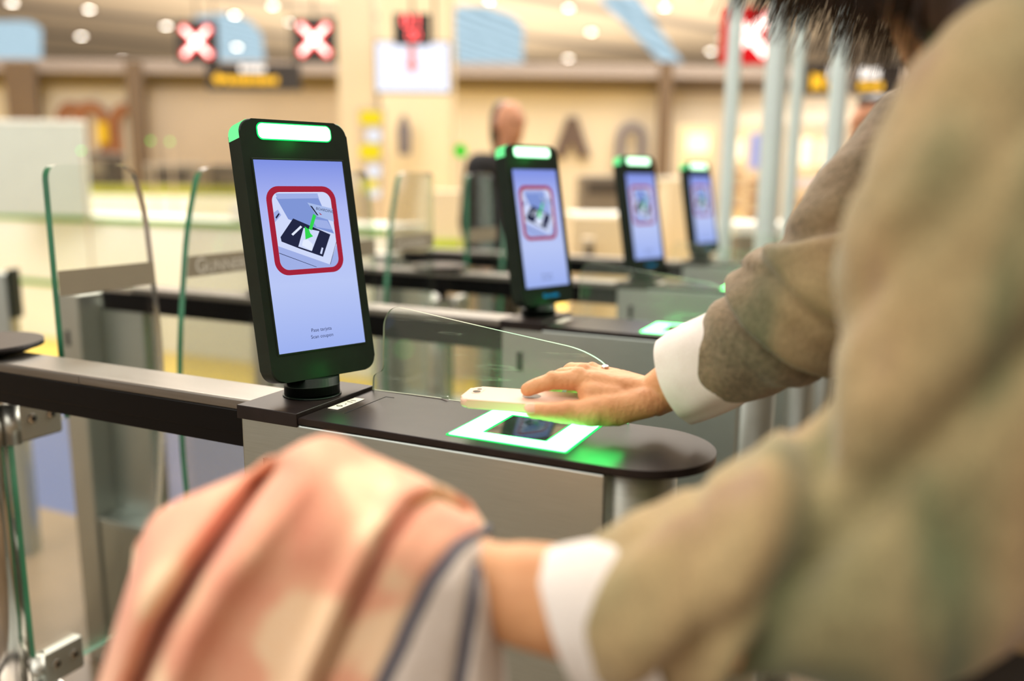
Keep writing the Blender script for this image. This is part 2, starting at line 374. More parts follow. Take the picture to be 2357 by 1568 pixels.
def union(caps, voxel, smooth=4, ells=()):
    """one continuous surface grown from tapered limbs"""
    b = B()
    for (p0, r0, p1, r1) in caps:
        p0, p1 = V(p0), V(p1)
        if (p1 - p0).length > 1e-6: b.cyl(p0, p1, r0, r1, n=24)
        b.ell(p0, (r0,) * 3, n=20); b.ell(p1, (r1,) * 3, n=20)
    for (c, r, mat) in ells: b.ell(c, r, n=24, mat=mat)
    me = bpy.data.meshes.new('u'); b.bm.to_mesh(me); b.bm.free()
    o = bpy.data.objects.new('u', me); COL.objects.link(o)
    md = o.modifiers.new('r', 'REMESH'); md.mode = 'VOXEL'; md.voxel_size = voxel; md.use_smooth_shade = True
    dg = bpy.context.evaluated_depsgraph_get(); dg.update()
    m2 = bpy.data.meshes.new_from_object(o.evaluated_get(dg)); bpy.data.objects.remove(o); bpy.data.meshes.remove(me)
    bm = bmesh.new(); bm.from_mesh(m2)
    for _ in range(smooth): bmesh.ops.smooth_vert(bm, verts=bm.verts[:], factor=.5, use_axis_x=True, use_axis_y=True, use_axis_z=True)
    for f in bm.faces: f.smooth = True
    bm.to_mesh(m2); bm.free(); return m2
def chain(pts): return [(pts[i][0], pts[i][1], pts[i + 1][0], pts[i + 1][1]) for i in range(len(pts) - 1)]
# ================================================================ THE GATES
P = 0.71936; LZ = 1.08; CW = 0.154
YZ = M(((0, 0, 1, 0), (1, 0, 0, 0), (0, 1, 0, 0), (0, 0, 0, 1)))          # (a,b,c) -> x=c, y=a, z=b
XZ = M(((1, 0, 0, 0), (0, 0, 1, 0), (0, 1, 0, 0), (0, 0, 0, 1)))          # (a,b,c) -> x=a, y=c, z=b
ordw = ['first', 'second', 'third', 'fourth']
# ---- cabinet
def make_cabinet():
    t = thing('gate_cabinet', '', 'gate cabinet', (0, 0, 0), group='scanner cabinets of the boarding gates')
    b = B(); b.box((.235, CW / 2, .533), (.462, CW - .002, 1.066), 0, .003)
    b.cyl((.466, CW / 2, 0), (.466, CW / 2, 1.066), .052, n=40)
    b.build('body', 'steel', t)
    b = B(); b.box((.045, CW / 2, 1.0715), (.0905, CW + .002, .017), 0, .0012); b.build('kiosk_plinth', 'lid', t)
    top = [(.0915, 0), (.478, 0)]
    for k in range(1, 24):
        a = -math.pi / 2 + math.pi * k / 24; top.append((.478 + .0785 * math.cos(a), CW / 2 + .077 * math.sin(a)))
    top += [(.478, CW), (.0915, CW)]
    b = B(); b.prism(top, 1.0665, 1.0752, bev=.0015); b.build('top_plate', 'lid', t)
    b = B(); b.box((.1015, .0836, 1.07535), (.0012, .089, .0006)); b.box((.1715, .128, 1.07535), (.14, .0008, .0006)) if 0 else None
    g = B(); g.box((.128, .084, 1.07525), (.0009, .088, .0006)); g.box((.134, .128, 1.07525), (.012, .0009, .0006)); g.build('access_groove', 'groove', t); b.bm.free()
    z = 1.0753
    rg = B(); rg.ring(rrect(.279, .021, .416, .135, .002, 3), rrect(.309, .043, .386, .122, .001, 3), z, z + .0014)
    lr = rg.build('scanner_light', 'ring', t); lr['label'] = 'bright green square light around the scanner glass'
    rm = B(); rm.ring(rrect(.2765, .0185, .4185, .1375, .003, 3), rrect(.279, .021, .416, .135, .002, 3), z, z + .0007)
    rm.ring(rrect(.309, .043, .386, .122, .001, 3), rrect(.3115, .0455, .3835, .1195, .001, 3), z, z + .0009); rm.build('light_halo', 'ringhalo', lr)  # green rims painted in for the halo around the light
    gl = B(); gl.box((.3475, .0825, z), (.076, .078, .0012)); gl.build('scanner_glass', 'scanglass', t)
    s = B(); s.box((.044, -.0005, 1.0), (.0125, .002, .037)); s.build('slot', 'dark', t)
    return t
cab = make_cabinet()
cab['label'] = 'nearest brushed steel gate cabinet, its lit scanner under the hand and phone'
cabs = [cab]
for k, l in ((1, 'steel gate cabinet behind the nearest one, lit green scanner beside the white cuff'), (2, 'third steel gate cabinet back, lit scanner just above the grey sleeve'), (3, 'farthest steel gate cabinet, black lid mostly hidden behind the third screen')):
    cabs.append(dup(cab, (0, k * P, 0), l))
# number plates on the lids
for k in range(4):
    lp = thing('number_plate', ['small white plate reading 0 - 11 on the nearest black lid', 'small white plate on the second cabinet lid beside the screen foot', 'small pale plate on the third cabinet lid from the camera', 'small pale plate on the farthest cabinet lid'][k], 'label', (.1045, k * P + .076, 1.0752), group='white number plates on the gate lids')
    b = B(); b.box((0, 0, .0004), (.0145, .056, .0008)); b.build('plate', 'white', lp)
    if k < 2:
        b = B(); b.text('0 - 11', .0125, M.Translation((0.0005, 0, .0012)) @ M.Rotation(math.pi / 2, 4, 'Z'), space=1.15); b.build('digits', 'ink', lp)
# ---- kiosk screens
KR = V((.047, .083, LZ))
sy, tl = 1.20485, .18823
wd = V((math.cos(sy), math.sin(sy), 0)); n0 = V((math.sin(sy), -math.cos(sy), 0))
kup = V((0, 0, 1)) * math.cos(tl) - n0 * math.sin(tl); knn = n0 * math.cos(tl) + V((0, 0, 1)) * math.sin(tl)
S0 = V((.0456104, .092264, 1.254936)) - KR
MK = M(((wd.x, kup.x, knn.x, S0.x), (wd.y, kup.y, knn.y, S0.y), (wd.z, kup.z, knn.z, S0.z), (0, 0, 0, 1)))
def make_kiosk():
    t = thing('kiosk_screen', '', 'touch screen', KR, group='tilted gate screens on black necks')
    b = B(); b.prism(rrect(-.0735, -.152, .0735, .1655, .017, 8), -.030, 0, MK, bev=.0022, seg=3)
    b.box((.0, .0, -.033), (.11, .26, .008), mat=MK, bev=.003); h = b.build('housing', 'black', t)
    b = B(); b.cyl((0, 0, 0), (0, 0, .002), .0365); b.cyl((0, 0, .002), (-.001, .001, .0235), .0345, n=48); b.build('neck', 'black', t)
    # lit bars of the head
    b = B(); b.prism(rrect(-.0515, .1405, .0505, .1615, .0075, 6), 0, .0006, MK); br = b.build('status_light', 'barrim', t)
    b = B(); b.prism(rrect(-.0500, .1420, .0490, .1600, .0062, 6), .0004, .0012, MK); b.build('light_core', 'bar', br)
    for sg in (-1, 1):
        P2 = []
        for k in range(7):
            a = math.radians(6 + 64 * k / 6); P2.append((sg * (.0565 + .0174 * math.cos(a)), .1485 + .0174 * math.sin(a)))
        P2 = [(sg * .0739, .1425)] + P2
        inn = [(p[0] - sg * .002, p[1] - .001) for p in P2]
        b = B(); b.prism(P2 + inn[::-1], -.0285, -.0020, MK); s = b.build('corner_light', 'barside', t, recalc=True)
    # display
    mats = ['lcd', 'p_red', 'p_white', 'p_panel', 'p_shade', 'p_dark', 'p_card', 'p_green', 'p_line', 'p_glow', 'p_text']
    q = B(); z = [.0006]
    def lay(pts, mi): z[0] += .00006; q.flat(pts, z[0], MK, mi)
    b = B(); b.ring(rrect(-.0632, -.1185, .0632, .1185, .001, 2), rrect(-.0612, -.1165, .0612, .1165, .0005, 2), 0, .0008, MK); b.build('bezel', 'black', t)
    lay([(-.0612, -.1165), (.0612, -.1165), (.0612, .1165), (-.0612, .1165)], 0)
    lay(rrect(-.0512, -.0232, .0447, .0850, .0175, 8), 1)
    inner = rrect(-.0440, -.0168, .0374, .0778, .0115, 8); lay(inner, 2)
    from mathutils.geometry import intersect_line_line_2d
    def clip(poly):                                     # keep what lies inside the rounded picture
        out = [V(p) for p in poly]
        for i in range(len(inner)):
            a, bb = V(inner[i]), V(inner[(i + 1) % len(inner)]); e = bb - a
            if e.length < 1e-9: continue
            res = []
            for j in range(len(out)):
                p, r = out[j], out[(j + 1) % len(out)]
                sp = e.x * (p.y - a.y) - e.y * (p.x - a.x); sr = e.x * (r.y - a.y) - e.y * (r.x - a.x)
                if sp >= 0: res.append(p)
                if (sp >= 0) != (sr >= 0): res.append(p + (r - p) * (sp / (sp - sr)))
            out = res
            if len(out) < 3: return []
        return [tuple(p) for p in out]
    def pic(poly, mi):
        c = clip(poly)
        if c: lay(c, mi)
    pic([(-.0383, .0715), (.0193, .0720), (.0356, .0256), (.0356, .0250), (-.0256, .0448)], 3)
    pic([(-.0383, .0760), (.0193, .0760), (.0205, .0700), (-.0365, .0695)], 4)
    pic([(.006, .0445), (.028, .0415), (.034, .030), (.012, .034)], 4)
    pic([(-.046, .0135), (.0239, -.0135), (.04, .016), (.04, -.02), (-.046, -.02)], 4)
    pic([(-.046, .0048), (.0036, -.0155), (.0052, -.0155), (-.046, .0056)], 8)
    pic([(.0239, -.0135), (.0374, .0154), (.0380, .0154), (.0246, -.0135)], 8)
    pic([(-.046, .052), (-.038, .0565), (-.0345, .050), (-.044, .0415)], 4); pic([(-.0425, .0475), (-.0375, .0525), (-.0365, .051), (-.0415, .0455)], 5)
    pic([(-.0394, .0234), (-.0192, .0455), (.0300, .0241), (.0153, -.0033), (-.0162, .0085), (-.0388, .0180)], 5)
    pic([(-.0067, .0335), (.0149, .0288), (.0005, .0045), (-.0172, .0110)], 2)
    pic([(-.0120, .0120), (-.0095, .0185), (-.0030, .0190), (.0030, .0130), (.0005, .0052)], 9)
    pic([(-.0245, .0265), (-.0105, .0365), (-.0085, .0345), (-.0225, .0245)], 9)
    pic([(.0115, .0010), (.0150, .0085), (.0172, .0075), (.0140, .0000)], 2)
    pic([(.0029, .0647), (.0400, .0560), (.0400, .0392), (.0144, .0472)], 6)
    pic([(.0060, .0608), (.0088, .0602), (.0165, .0482), (.0140, .0488)], 5)
    pic([(.0170, .0525), (.0215, .0490), (.0190, .0490)], 1)
    z[0] += .0001
    q.text('BOARDING', .0050, MK @ M.Translation((.0265, .0545, z[0])) @ M.Rotation(-.20, 4, 'Z'), 8)
    z[0] += .0001
    pic([(.0088, .0505), (.0128, .0480), (.0040, .0300), (.0000, .0318)], 7)
    pic([(-.0053, .0352), (-.0064, .0192), (.0046, .0226), (.0012, .0268), (.0, .0318), (-.0012, .0322)], 7)
    z[0] += .0002
    q.text('Pase tarjeta', .0062, MK @ M.Translation((-.0010, -.0930, z[0])), 10); q.text('Scan coupon', .0062, MK @ M.Translation((-.0010, -.1012, z[0])), 10)
    d = q.build('display', mats, t); d['label'] = 'lit display showing how to scan a boarding pass'
    return t
kio = make_kiosk()
kio['label'] = 'nearest tilted black gate screen with red framed boarding pass picture'
kios = [kio]
for k, l in ((1, 'second tilted gate screen back, in front of the person in the dark jacket'), (2, 'third tilted gate screen back, blue display, left of the steel poles'), (3, 'farthest and smallest tilted gate screen, right beside the steel poles')):
    kk = dup(kio, KR + V((0, k * P, 0)), l); kios.append(kk)
for kk in kios[1:]:
    b = B(); b.text('Gunnebo', .0115, MK @ M.Translation((.006, -.1345, .0006)), space=1.05); b.build('maker_name', 'cyan', kk)
# ---- clear shields on the far edge of the lids
spts = [(.0923, 1.0752), (.0935, 1.0954), (.1086, 1.1029), (.1113, 1.1700), (.1250, 1.1890), (.2756, 1.1699), (.3823, 1.1569), (.4180, 1.1400), (.4400, 1.1000), (.4420, 1.0752), (.2070, 1.0752), (.2050, 1.0800), (.1960, 1.0760)]
shield_poly = filletpoly(spts, [0, .006, .006, .010, .022, 0, .03, .03, .02, 0, .001, .002, .001])
sh_labels = ['clear scratched plastic shield on the nearest lid, behind the phone', 'clear plastic shield on the second cabinet lid, edge reaching the sleeve', 'faint clear plastic shield on the third cabinet lid', 'faint clear plastic shield on the farthest cabinet lid']
for k in range(4):
    b = B(); b.prism(shield_poly, CW - .0045, CW - .0005, XZ, 0, 1)
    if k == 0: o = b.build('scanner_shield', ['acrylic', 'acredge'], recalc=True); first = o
    else: o = first.copy(); COL.objects.link(o); b.bm.free()
    o.location = (0, k * P, .0003); tag(o, sh_labels[k], 'shield', 'clear shields on the gate lids')
# ---- barriers: rail, black band, hinge column, plinth, end post
def make_barrier():
    t = thing('gate_barrier', '', 'barrier', (0, 0, 0), group='steel barriers running back from the gate cabinets')
    yc = .077; xl = -1.19
    b = B(); b.box(((xl + .13 - .002) / 2, yc, 1.065), (-(xl + .13) - .002, .072, .016), 0, .003, 3); b.box((-.33, yc - .0362, 1.0642), (.0008, .0005, .013)); b.build('rail_cap', 'steel_rail', t)
    st = [(-.003, yc - .038), (xl + .04, yc - .038)]
    for k in range(1, 16):
        a = -math.pi / 2 - math.pi * k / 16; st.append((xl + .04 + .038 * math.cos(a), yc + .038 * math.sin(a)))
    st += [(xl + .04, yc + .038), (-.003, yc + .038)]
    b = B(); b.prism(st, 1.027, 1.0585, bev=.0015); b.prism([(p[0], yc + (p[1] - yc) * .94) for p in st], 1.010, 1.0275, bev=.0012); b.build('rail_band', 'band', t)
    b = B(); b.cyl((-.604, yc, .455), (-.604, yc, 1.076), .032, n=48); b.cyl((-.604, yc, .440), (-.604, yc, .462), .075, n=48); b.cyl((-.604, yc, .462), (-.604, yc, .470), .072, .042, n=48); b.build('hinge_column', 'chrome', t)
    b = B(); b.cyl((-.596, yc, 1.083), (-.596, yc, 1.091), .088, n=56); b.cyl((-.596, yc, 1.076), (-.596, yc, 1.083), .070, .080, n=56); b.build('column_cap', 'lid', t)
    b = B(); b.box((-.605, yc, .215), (1.20, .134, .43), 0, .004); b.box((-.605, yc, .436), (1.204, .14, .012), 0, .003); b.box((-1.055, yc - .0675, .345), (.032, .003, .012), 1); b.build('plinth', ['steel', 'dark'], t)
    b = B(); b.box((-1.256, yc - .025, .525), (.082, .09, 1.05), 0, .006, 3); b.box((-1.262, yc - .0705, .93), (.013, .003, .040), 1); b.build('end_post', ['satin', 'dark'], t)
    b = B(); b.box((-1.135, yc + .02, .73), (.15, .05, .58), 0, .004); b.build('inner_post', 'steel', t)
    b = B(); b.box((-.85, yc, .726), (.40, .010, .57), 0); o = b.build('infill_panel', ['glass', 'glass_edge'], t)
    for p in o.data.polygons:
        if abs(p.normal.x) > .9: p.material_index = 1
    return t
bar = make_barrier(); bar['label'] = 'nearest barrier, steel rail with black band running left from the near cabinet'
for k, l in ((1, 'second barrier back, steel post and black rounded rail end behind the glass gates'), (2, 'third barrier back, rail with chrome column between the first and second screens'), (3, 'farthest barrier, thin grey rail above the third one')):
    dup(bar, (0, k * P, 0), l)
# ---- glass gate leaves
XA = -.56
LA = [(.084, .508), (.084, .944), (.187, .944), (.187, 1.366), (.356, 1.370), (.380, 1.290), (.398, .985), (.368, .734), (.325, .508)]
LB0 = [(P + .070, .508), (P + .070, .944), (.689, .944), (.689, 1.368), (.517, 1.368), (.478, 1.255), (.435, .994), (.430, .734), (.462, .508)]
ra = [.01, 0, .0, .024, .03, .12, .12, .12, .03]
def leaf_parts(t, poly, band, flip, txt):
    b = B(); b.prism(filletpoly(poly, ra), -.0075, .0075, YZ, 0, 1); pn = b.build('glass_pane', ['glass', 'glass_edge', 'edge_pale'], t, recalc=True)
    for q in pn.data.polygons:
        if q.material_index == 1 and (q.normal.y > .35 or q.normal.z > .8): q.material_index = 2
    b = B(); b.prism(band, .0078, .0083, YZ); st = b.build('sticker_band', 'sticker', t, recalc=True)
    if txt:
        m = YZ @ M.Translation((band[0][0] + .022, (band[0][1] + band[3][1]) / 2 - .001, .0088))
        c = B(); c.text('G', .042, m, align='LEFT'); c.text('UNNEBO', .031, m @ M.Translation((.031, -.0035, 0)), align='LEFT', space=1.05); c.build('gate_lettering', 'etch', st)
    s = -1 if flip else 1; y0 = P + .077 if flip else .077
    for zc, hh in ((.957, .066), (.520, .062)):
        b = B(); xs = .011
        b.box((0, y0 + s * .056, zc), (.022, .078, hh), 0, .006, 3); b.cyl((-.001, y0 + s * .015, zc - hh / 2), (-.001, y0 + s * .015, zc + hh / 2), .0125)
        br = b.build('hinge_bracket', 'satin', t)
        for yy in (.040, .074):
            c = B(); c.cyl((xs - .001, y0 + s * yy, zc + .004), (xs + .004, y0 + s * yy, zc + .004), .0085, .0075, n=20); c.cyl((xs + .004, y0 + s * yy, zc + .004), (xs + .0045, y0 + s * yy, zc + .004), .0045, n=6, mi=1); c.build('bolt', ['chrome', 'dark'], br)
la_labels = ['left glass gate leaf with plain taupe band, behind the nearest rail', 'glass gate leaf hinged on the second barrier, behind the nearest screen', 'glass gate leaf in front of the person in the dark jacket']
lb_labels = ['glass gate leaf with lettered taupe band, cut off by the nearest screen', 'glass gate leaf with slanted green edge, just right of the nearest screen', 'faint glass gate leaf between the second and third screens']
ga = thing('gate_leaf', la_labels[0], 'glass gate', (XA, 0, 0), group='glass gate leaves'); leaf_parts(ga, LA, [(.188, 1.152), (.3872, 1.152), (.3848, 1.194), (.188, 1.194)], False, False)
gb = thing('gate_leaf', lb_labels[0], 'glass gate', (XA, 0, 0), group='glass gate leaves'); leaf_parts(gb, LB0, [(.4625, 1.156), (.687, 1.156), (.687, 1.197), (.469, 1.197)], True, True)
for k in (1, 2):
    dup(ga, (XA, k * P, 0), la_labels[k]); dup(gb, (XA, k * P, 0), lb_labels[k])
# ---- phone above the scanner
PH_YAW = math.radians(11.3)
def make_phone():
    c = V((.348, .073, 1.1045)); t = thing('phone', 'blush pink phone held flat over the green lit scanner', 'phone', c, PH_YAW)
    L, Wd = .138, .060
    b = B(); b.prism(rrect(-L / 2, -Wd / 2, L / 2, Wd / 2, .011, 8), 0, .0102, bev=.0036, seg=4); b.build('case', 'phonecase', t)
    b = B(); b.prism(rrect(-L / 2 + .004, -Wd / 2 + .004, L / 2 - .004, Wd / 2 - .004, .008, 6), -.0004, .0002); b.build('screen', 'phonescreen', t)
    b = B(); b.prism(rrect(-L / 2 + .006, Wd / 2 - .034, -L / 2 + .0175, Wd / 2 - .008, .0055, 6), .0100, .0106); cm = b.build('camera_window', 'phonecase', t)
    b = B(); b.cyl((-L / 2 + .0117, Wd / 2 - .0265, .0104), (-L / 2 + .0117, Wd / 2 - .0265, .0112), .0044, n=24); b.cyl((-L / 2 + .0117, Wd / 2 - .0150, .0104), (-L / 2 + .0117, Wd / 2 - .0150, .0108), .0028, n=20); b.build('camera_lens', 'lens', cm)
    b = B(); b.cyl((.006, .002, .0100), (.006, .002, .0103), .0105, n=32); b.build('emblem', 'grey', t)
    return t
make_phone()
# ================================================================ THE HALL
def struct(o): return tag(o, kind='structure')
def wbox(name, lo, hi, mat, bev=0):
    c = [(a + b) / 2 for a, b in zip(lo, hi)]; d = [abs(b - a) for a, b in zip(lo, hi)]
    b = B(); b.box((0, 0, d[2] / 2), d, 0, bev); return b.build(name, mat, None, (c[0], c[1], min(lo[2], hi[2])))
def hpos(x, y, D):                                   # a place in the hall D metres ahead, below photo point
    p = at(x, y, D); return p
def span(x0, y0, x1, y1, D):
    a, b = at(x0, y1, D), at(x1, y0, D); c = (a + b) / 2; w_ = (x1 - x0) / FPX * D; h_ = (y1 - y0) / FPX * D
    return c, w_, h_
def bbox(name, x0, y0, x1, y1, D, th, mat, floor=False, parent=None, bev=.004, dz=0):
    c, w_, h_ = span(x0, y0, x1, y1, D); z1 = c.z + h_ / 2; z0 = 0.0 if floor else c.z - h_ / 2
    z0 += dz
    b = B(); b.box((0, 0, (z1 - z0) / 2), (w_, th, z1 - z0), 0, bev)
    if parent:
        pl = parent.location; d = V((c.x, c.y, z0)) - V(pl); r = M.Rotation(-parent.rotation_euler.z, 3, 'Z') @ d
        return b.build(name, mat, parent, r, YAW - parent.rotation_euler.z)
    return b.build(name, mat, None, (c.x, c.y, z0), YAW)
struct(wbox('floor', (-75, -30, -.1), (75, 95, 0), 'floor'))
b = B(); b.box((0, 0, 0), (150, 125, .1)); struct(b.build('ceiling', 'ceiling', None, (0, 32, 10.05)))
c = CAM + FH * 70; b = B(); b.box((0, 0, 5), (150, .2, 10)); struct(b.build('wall_back', 'cream', None, (c.x, c.y, 0), YAW))
b = B(); b.box((0, 0, 5), (.2, 125, 10)); struct(b.build('wall_left', 'cream', None, (-75, 32, 0)))
b = B(); b.box((0, 0, 5), (.2, 125, 10)); struct(b.build('wall_right', 'cream', None, (75, 32, 0)))
sky = [[(-40, 48), (70, 48), (96, 66), (96, 142), (-40, 142)], [(441, 72), (446, 36), (520, 28), (575, 46), (604, 80), (610, 144), (470, 144)],
       [(1040, 30), (1052, 14), (1120, 14), (1180, 34), (1206, 62), (1204, 146), (1052, 146)], [(1372, -10), (1468, -10), (1572, 146), (1524, 146)]]
for i, pl in enumerate(sky):
    pts = [onz(x, y, 9.99) for x, y in pl]; c = sum(pts, V()) / len(pts)
    b = B(); b.geo([p - c for p in pts], [list(range(len(pts)))]); struct(b.build('window_%d' % (i + 1), 'sky', None, c))
# shop front across the hall: wall, fascia, columns
def sbox(name, x0, y0, x1, y1, D, th, mat, floor=False): return struct(bbox(name, x0, y0, x1, y1, D, th, mat, floor, bev=.0))
sbox('wall_front', -700, 190, 3200, 500, 12.3, .2, 'cream', True)
sbox('trim_1', -700, 152, 3200, 207, 12.0, .35, 'fascia')
for i, (x0, x1) in enumerate(((28, 96), (302, 338), (862, 886), (1512, 1542))): sbox('trim_%d' % (i + 2), x0, 150, x1, 480, 11.8, .12, 'brown', True)
sbox('trim_6', 338, 205, 800, 420, 12.1, .06, 'greyshutter', True)
sbox('trim_7', 886, -160, 1042, 530, 9.0, .7, 'pillar', True)
sbox('trim_8', 786, -160, 862, 530, 10.5, .4, 'palepillar', True)
# ceiling downlights
spots = [((28, 5), 'leftmost ceiling downlight at the top corner'), ((205, 20), 'ceiling downlight near the top, first right of the corner one'), ((187, 82), 'ceiling downlight beside the leftmost skylight'), ((283, 137), 'lowest ceiling downlight left of the red crosses'), ((383, 58), 'ceiling downlight just left of the left red cross'),
         ((540, 33), 'ceiling downlight at the top edge of the skylight between the crosses'), ((545, 107), 'ceiling downlight over the skylight between the crosses'), ((628, 12), 'ceiling downlight above and between the two red crosses'), ((668, 50), 'ceiling downlight just left of the right red cross'), ((1127, 0), 'ceiling downlight above the middle skylight'),
         ((1309, 17), 'upper ceiling downlight right of the middle skylight'), ((1361, 72), 'middle ceiling downlight right of the middle skylight'), ((1308, 133), 'lower ceiling downlight right of the middle skylight'), ((1530, 15), 'ceiling downlight right of the slanted skylight, at top'), ((1637, 117), 'ceiling downlight left of the first steel pole, lower'), ((1664, 88), 'ceiling downlight half hidden by the first steel pole')]
for (x, y), l in spots:
    p = onz(x, y, 9.94); r = .0042 * (p - CAM).length
    t = thing('ceiling_downlight', l, 'ceiling light', p, group='round ceiling downlights')
    b = B(); b.ring([(r * 1.25 * math.cos(a * .3927), r * 1.25 * math.sin(a * .3927)) for a in range(16)], [(r * math.cos(a * .3927), r * math.sin(a * .3927)) for a in range(16)], -.06, .06); b.build('trim_ring', 'grey', t)
    b = B(); b.cyl((0, 0, -.03), (0, 0, .05), r, n=16); b.build('lamp', 'spot', t)
# ---- hanging signs
def rod(t, x, z0, z1, y=0): b = B(); b.cyl((x, y, z0), (x, y, z1), .012, n=8); return b.build('hanger', 'grey', t)
def cross_sign(x, y, s, D, l, mat='redled', core='redglow', brd='signblack'):
    c = at(x, y, D); h = s / FPX * D
    t = thing('cross_sign', l, 'sign', c, YAW, 'red cross signs over the gates')
    b = B(); b.box((0, .03, 0), (h * 1.2, .05, h * 1.2), 0, .01); b.build('board', brd, t)
    b = B()
    for sg in (-1, 1): b.box((0, 0, 0), (h * 1.14, .014, h * .21), 0, .0, mat=M.Rotation(sg * math.pi / 4, 4, 'Y'))
    cr = b.build('red_cross', mat, t)
    b = B()
    for sg in (-1, 1): b.box((0, -.006, 0), (h * 1.04, .014, h * .10), 0, .0, mat=M.Rotation(sg * math.pi / 4, 4, 'Y'))
    b.build('cross_core', core, cr); rod(t, 0, h * .6, 9.98 - c.z, .03)
cross_sign(452, 96, 80, 9.5, 'left of two lit red cross signs, beside the blue skylight')
cross_sign(723, 91, 84, 9.0, 'right of two lit red cross signs, left of the white monitor')
cross_sign(1724, 80, 104, 7.0, 'large bright red cross sign partly behind the steel poles', 'redglow', 'warmtext', 'redboard')
def text_sign(x0, y0, x1, y1, D, l, rows, arrow=None):
    c, w_, h_ = span(x0, y0, x1, y1, D); t = thing('direction_sign', l, 'sign', c, YAW, 'dark hanging direction signs')
    b = B(); b.box((0, .04, 0), (w_, .08, h_), 0, .006); b.build('board', 'signblack', t)
    for (rx0, ry0, rx1, ry1, mt) in rows:                       # a line of small lit letters too far to read
        rc, rw, rh = span(rx0, ry0, rx1, ry1, D); ox = (rx0 + rx1 - x0 - x1) / 2 / FPX * D; oz = -(ry0 + ry1 - y0 - y1) / 2 / FPX * D
        b = B(); n = max(3, int(rw / (rh * .75)))
        for k in range(n): b.box((ox - rw / 2 + rw * (k + .5) / n, -.003, oz), (rw / n * .8, .006, rh * (1, .8, .9)[k % 3]))
        b.build('sign_text', mt, t)
    if arrow:
        ax = (arrow[0] - (x0 + x1) / 2) / FPX * D; az = -(arrow[1] - (y0 + y1) / 2) / FPX * D; s = arrow[2] / FPX * D
        b = B(); b.prism([(-s, 0), (0, s), (0, s * .4), (s, s * .4), (s, -s * .4), (0, -s * .4), (0, -s)], 0, .006, M.Translation((ax, -.006, az)) @ M.Rotation(math.pi / 2, 4, 'X')); b.build('arrow', 'amber', t)
    for sx in (-w_ * .4, w_ * .4): rod(t, sx, h_ / 2, 9.98 - c.z, .04)
text_sign(474, 148, 690, 206, 10.5, 'dark sign with yellow arrow and lettering under the red crosses', [(552, 152, 612, 166, 'warmtext'), (520, 176, 640, 193, 'amber')], (504, 182, 15))
text_sign(1842, 148, 1925, 218, 8.5, 'dark sign with yellow square left of the rightmost steel pole', [(1866, 170, 1896, 206, 'amber'), (1906, 154, 1920, 182, 'warmtext'), (1904, 190, 1922, 206, 'amber')])
text_sign(1966, 148, 2075, 218, 8.5, 'dark sign with yellow lettering just right of the rightmost steel pole', [(1978, 158, 2024, 182, 'warmtext'), (1976, 190, 2034, 206, 'amber')])
c, w_, h_ = span(866, 100, 1034, 209, 6.5)
t = thing('hanging_monitor', 'glowing white monitor hanging below the red digits', 'monitor', c, YAW)
b = B(); b.box((0, .03, 0), (w_ + .03, .05, h_ + .03), 0, .008); b.build('monitor_case', 'grey', t)
b = B(); b.box((0, 0, 0), (w_, .012, h_)); sc_ = b.build('monitor_screen', 'monitor', t)
b = B(); s = .03; b.prism([(-.024, .12), (.024, .12), (.024, -.05), (.055, -.05), (0, -.12), (-.055, -.05), (-.024, -.05)], 0, .004, M.Translation((-.005, -.006, .07)) @ M.Rotation(math.pi / 2, 4, 'X')); b.build('down_arrow', emit('pale_red_arrow', (1, .26, .20, 1), 1.0), sc_)
rod(t, w_ * .3, h_ / 2, 9.98 - c.z, .03)
c, w_, h_ = span(906, 32, 990, 100, 6.3)
t = thing('digit_display', 'black box with glowing red digits above the white monitor', 'display', c, YAW)
b = B(); b.box((0, .03, 0), (w_, .06, h_), 0, .006); b.build('display_case', 'signblack', t)
b = B(); m = M.Translation((.0, -.003, .052)) @ M.Rotation(math.pi / 2, 4, 'X'); b.text('01', .135, m, ext=.002, space=1.25); b.text('00', .10, M.Translation((.012, -.003, -.048)) @ M.Rotation(math.pi / 2, 4, 'X'), ext=.002); b.build('red_digits', emit('red_digits', (1, .10, .10, 1), 4.2), t)
rod(t, 0, h_ / 2, 9.98 - c.z, .03)
c, w_, h_ = span(822, 250, 886, 458, 8.2)
t = thing('pictogram_sign', 'tall narrow sign with stacked yellow and white pictograms', 'sign', (c.x, c.y, 0), YAW)
b = B(); b.box((0, .05, (c.z + h_ / 2) / 2), (w_, .04, c.z + h_ / 2), 0, .004); b.build('board', 'greyshutter', t)
for k, (ya, yb, xa, xb, mt) in enumerate(((262, 284, 832, 874, 'yellowsign'), (302, 324, 846, 872, 'whitesign'), (336, 362, 830, 870, 'yellowsign'), (382, 404, 846, 870, 'whitesign'), (416, 440, 830, 862, 'yellowsign'), (434, 450, 848, 868, 'whitesign'))):
    xa, xb, ya, yb = xa - 3, xb + 5, ya - 4, yb + 4; pc, pw, ph = span(xa, ya, xb, yb, 8.2); b = B(); b.prism(rrect(-pw / 2, -ph / 2, pw / 2, ph / 2, min(pw, ph) * .35, 5), 0, .012, M.Translation(((xa + xb - 822 - 886) / 2 / FPX * 8.2, .03, c.z - (ya + yb - 250 - 458) / 2 / FPX * 8.2)) @ M.Rotation(math.pi / 2, 4, 'X')); b.build('pictogram', mt, t, recalc=True)
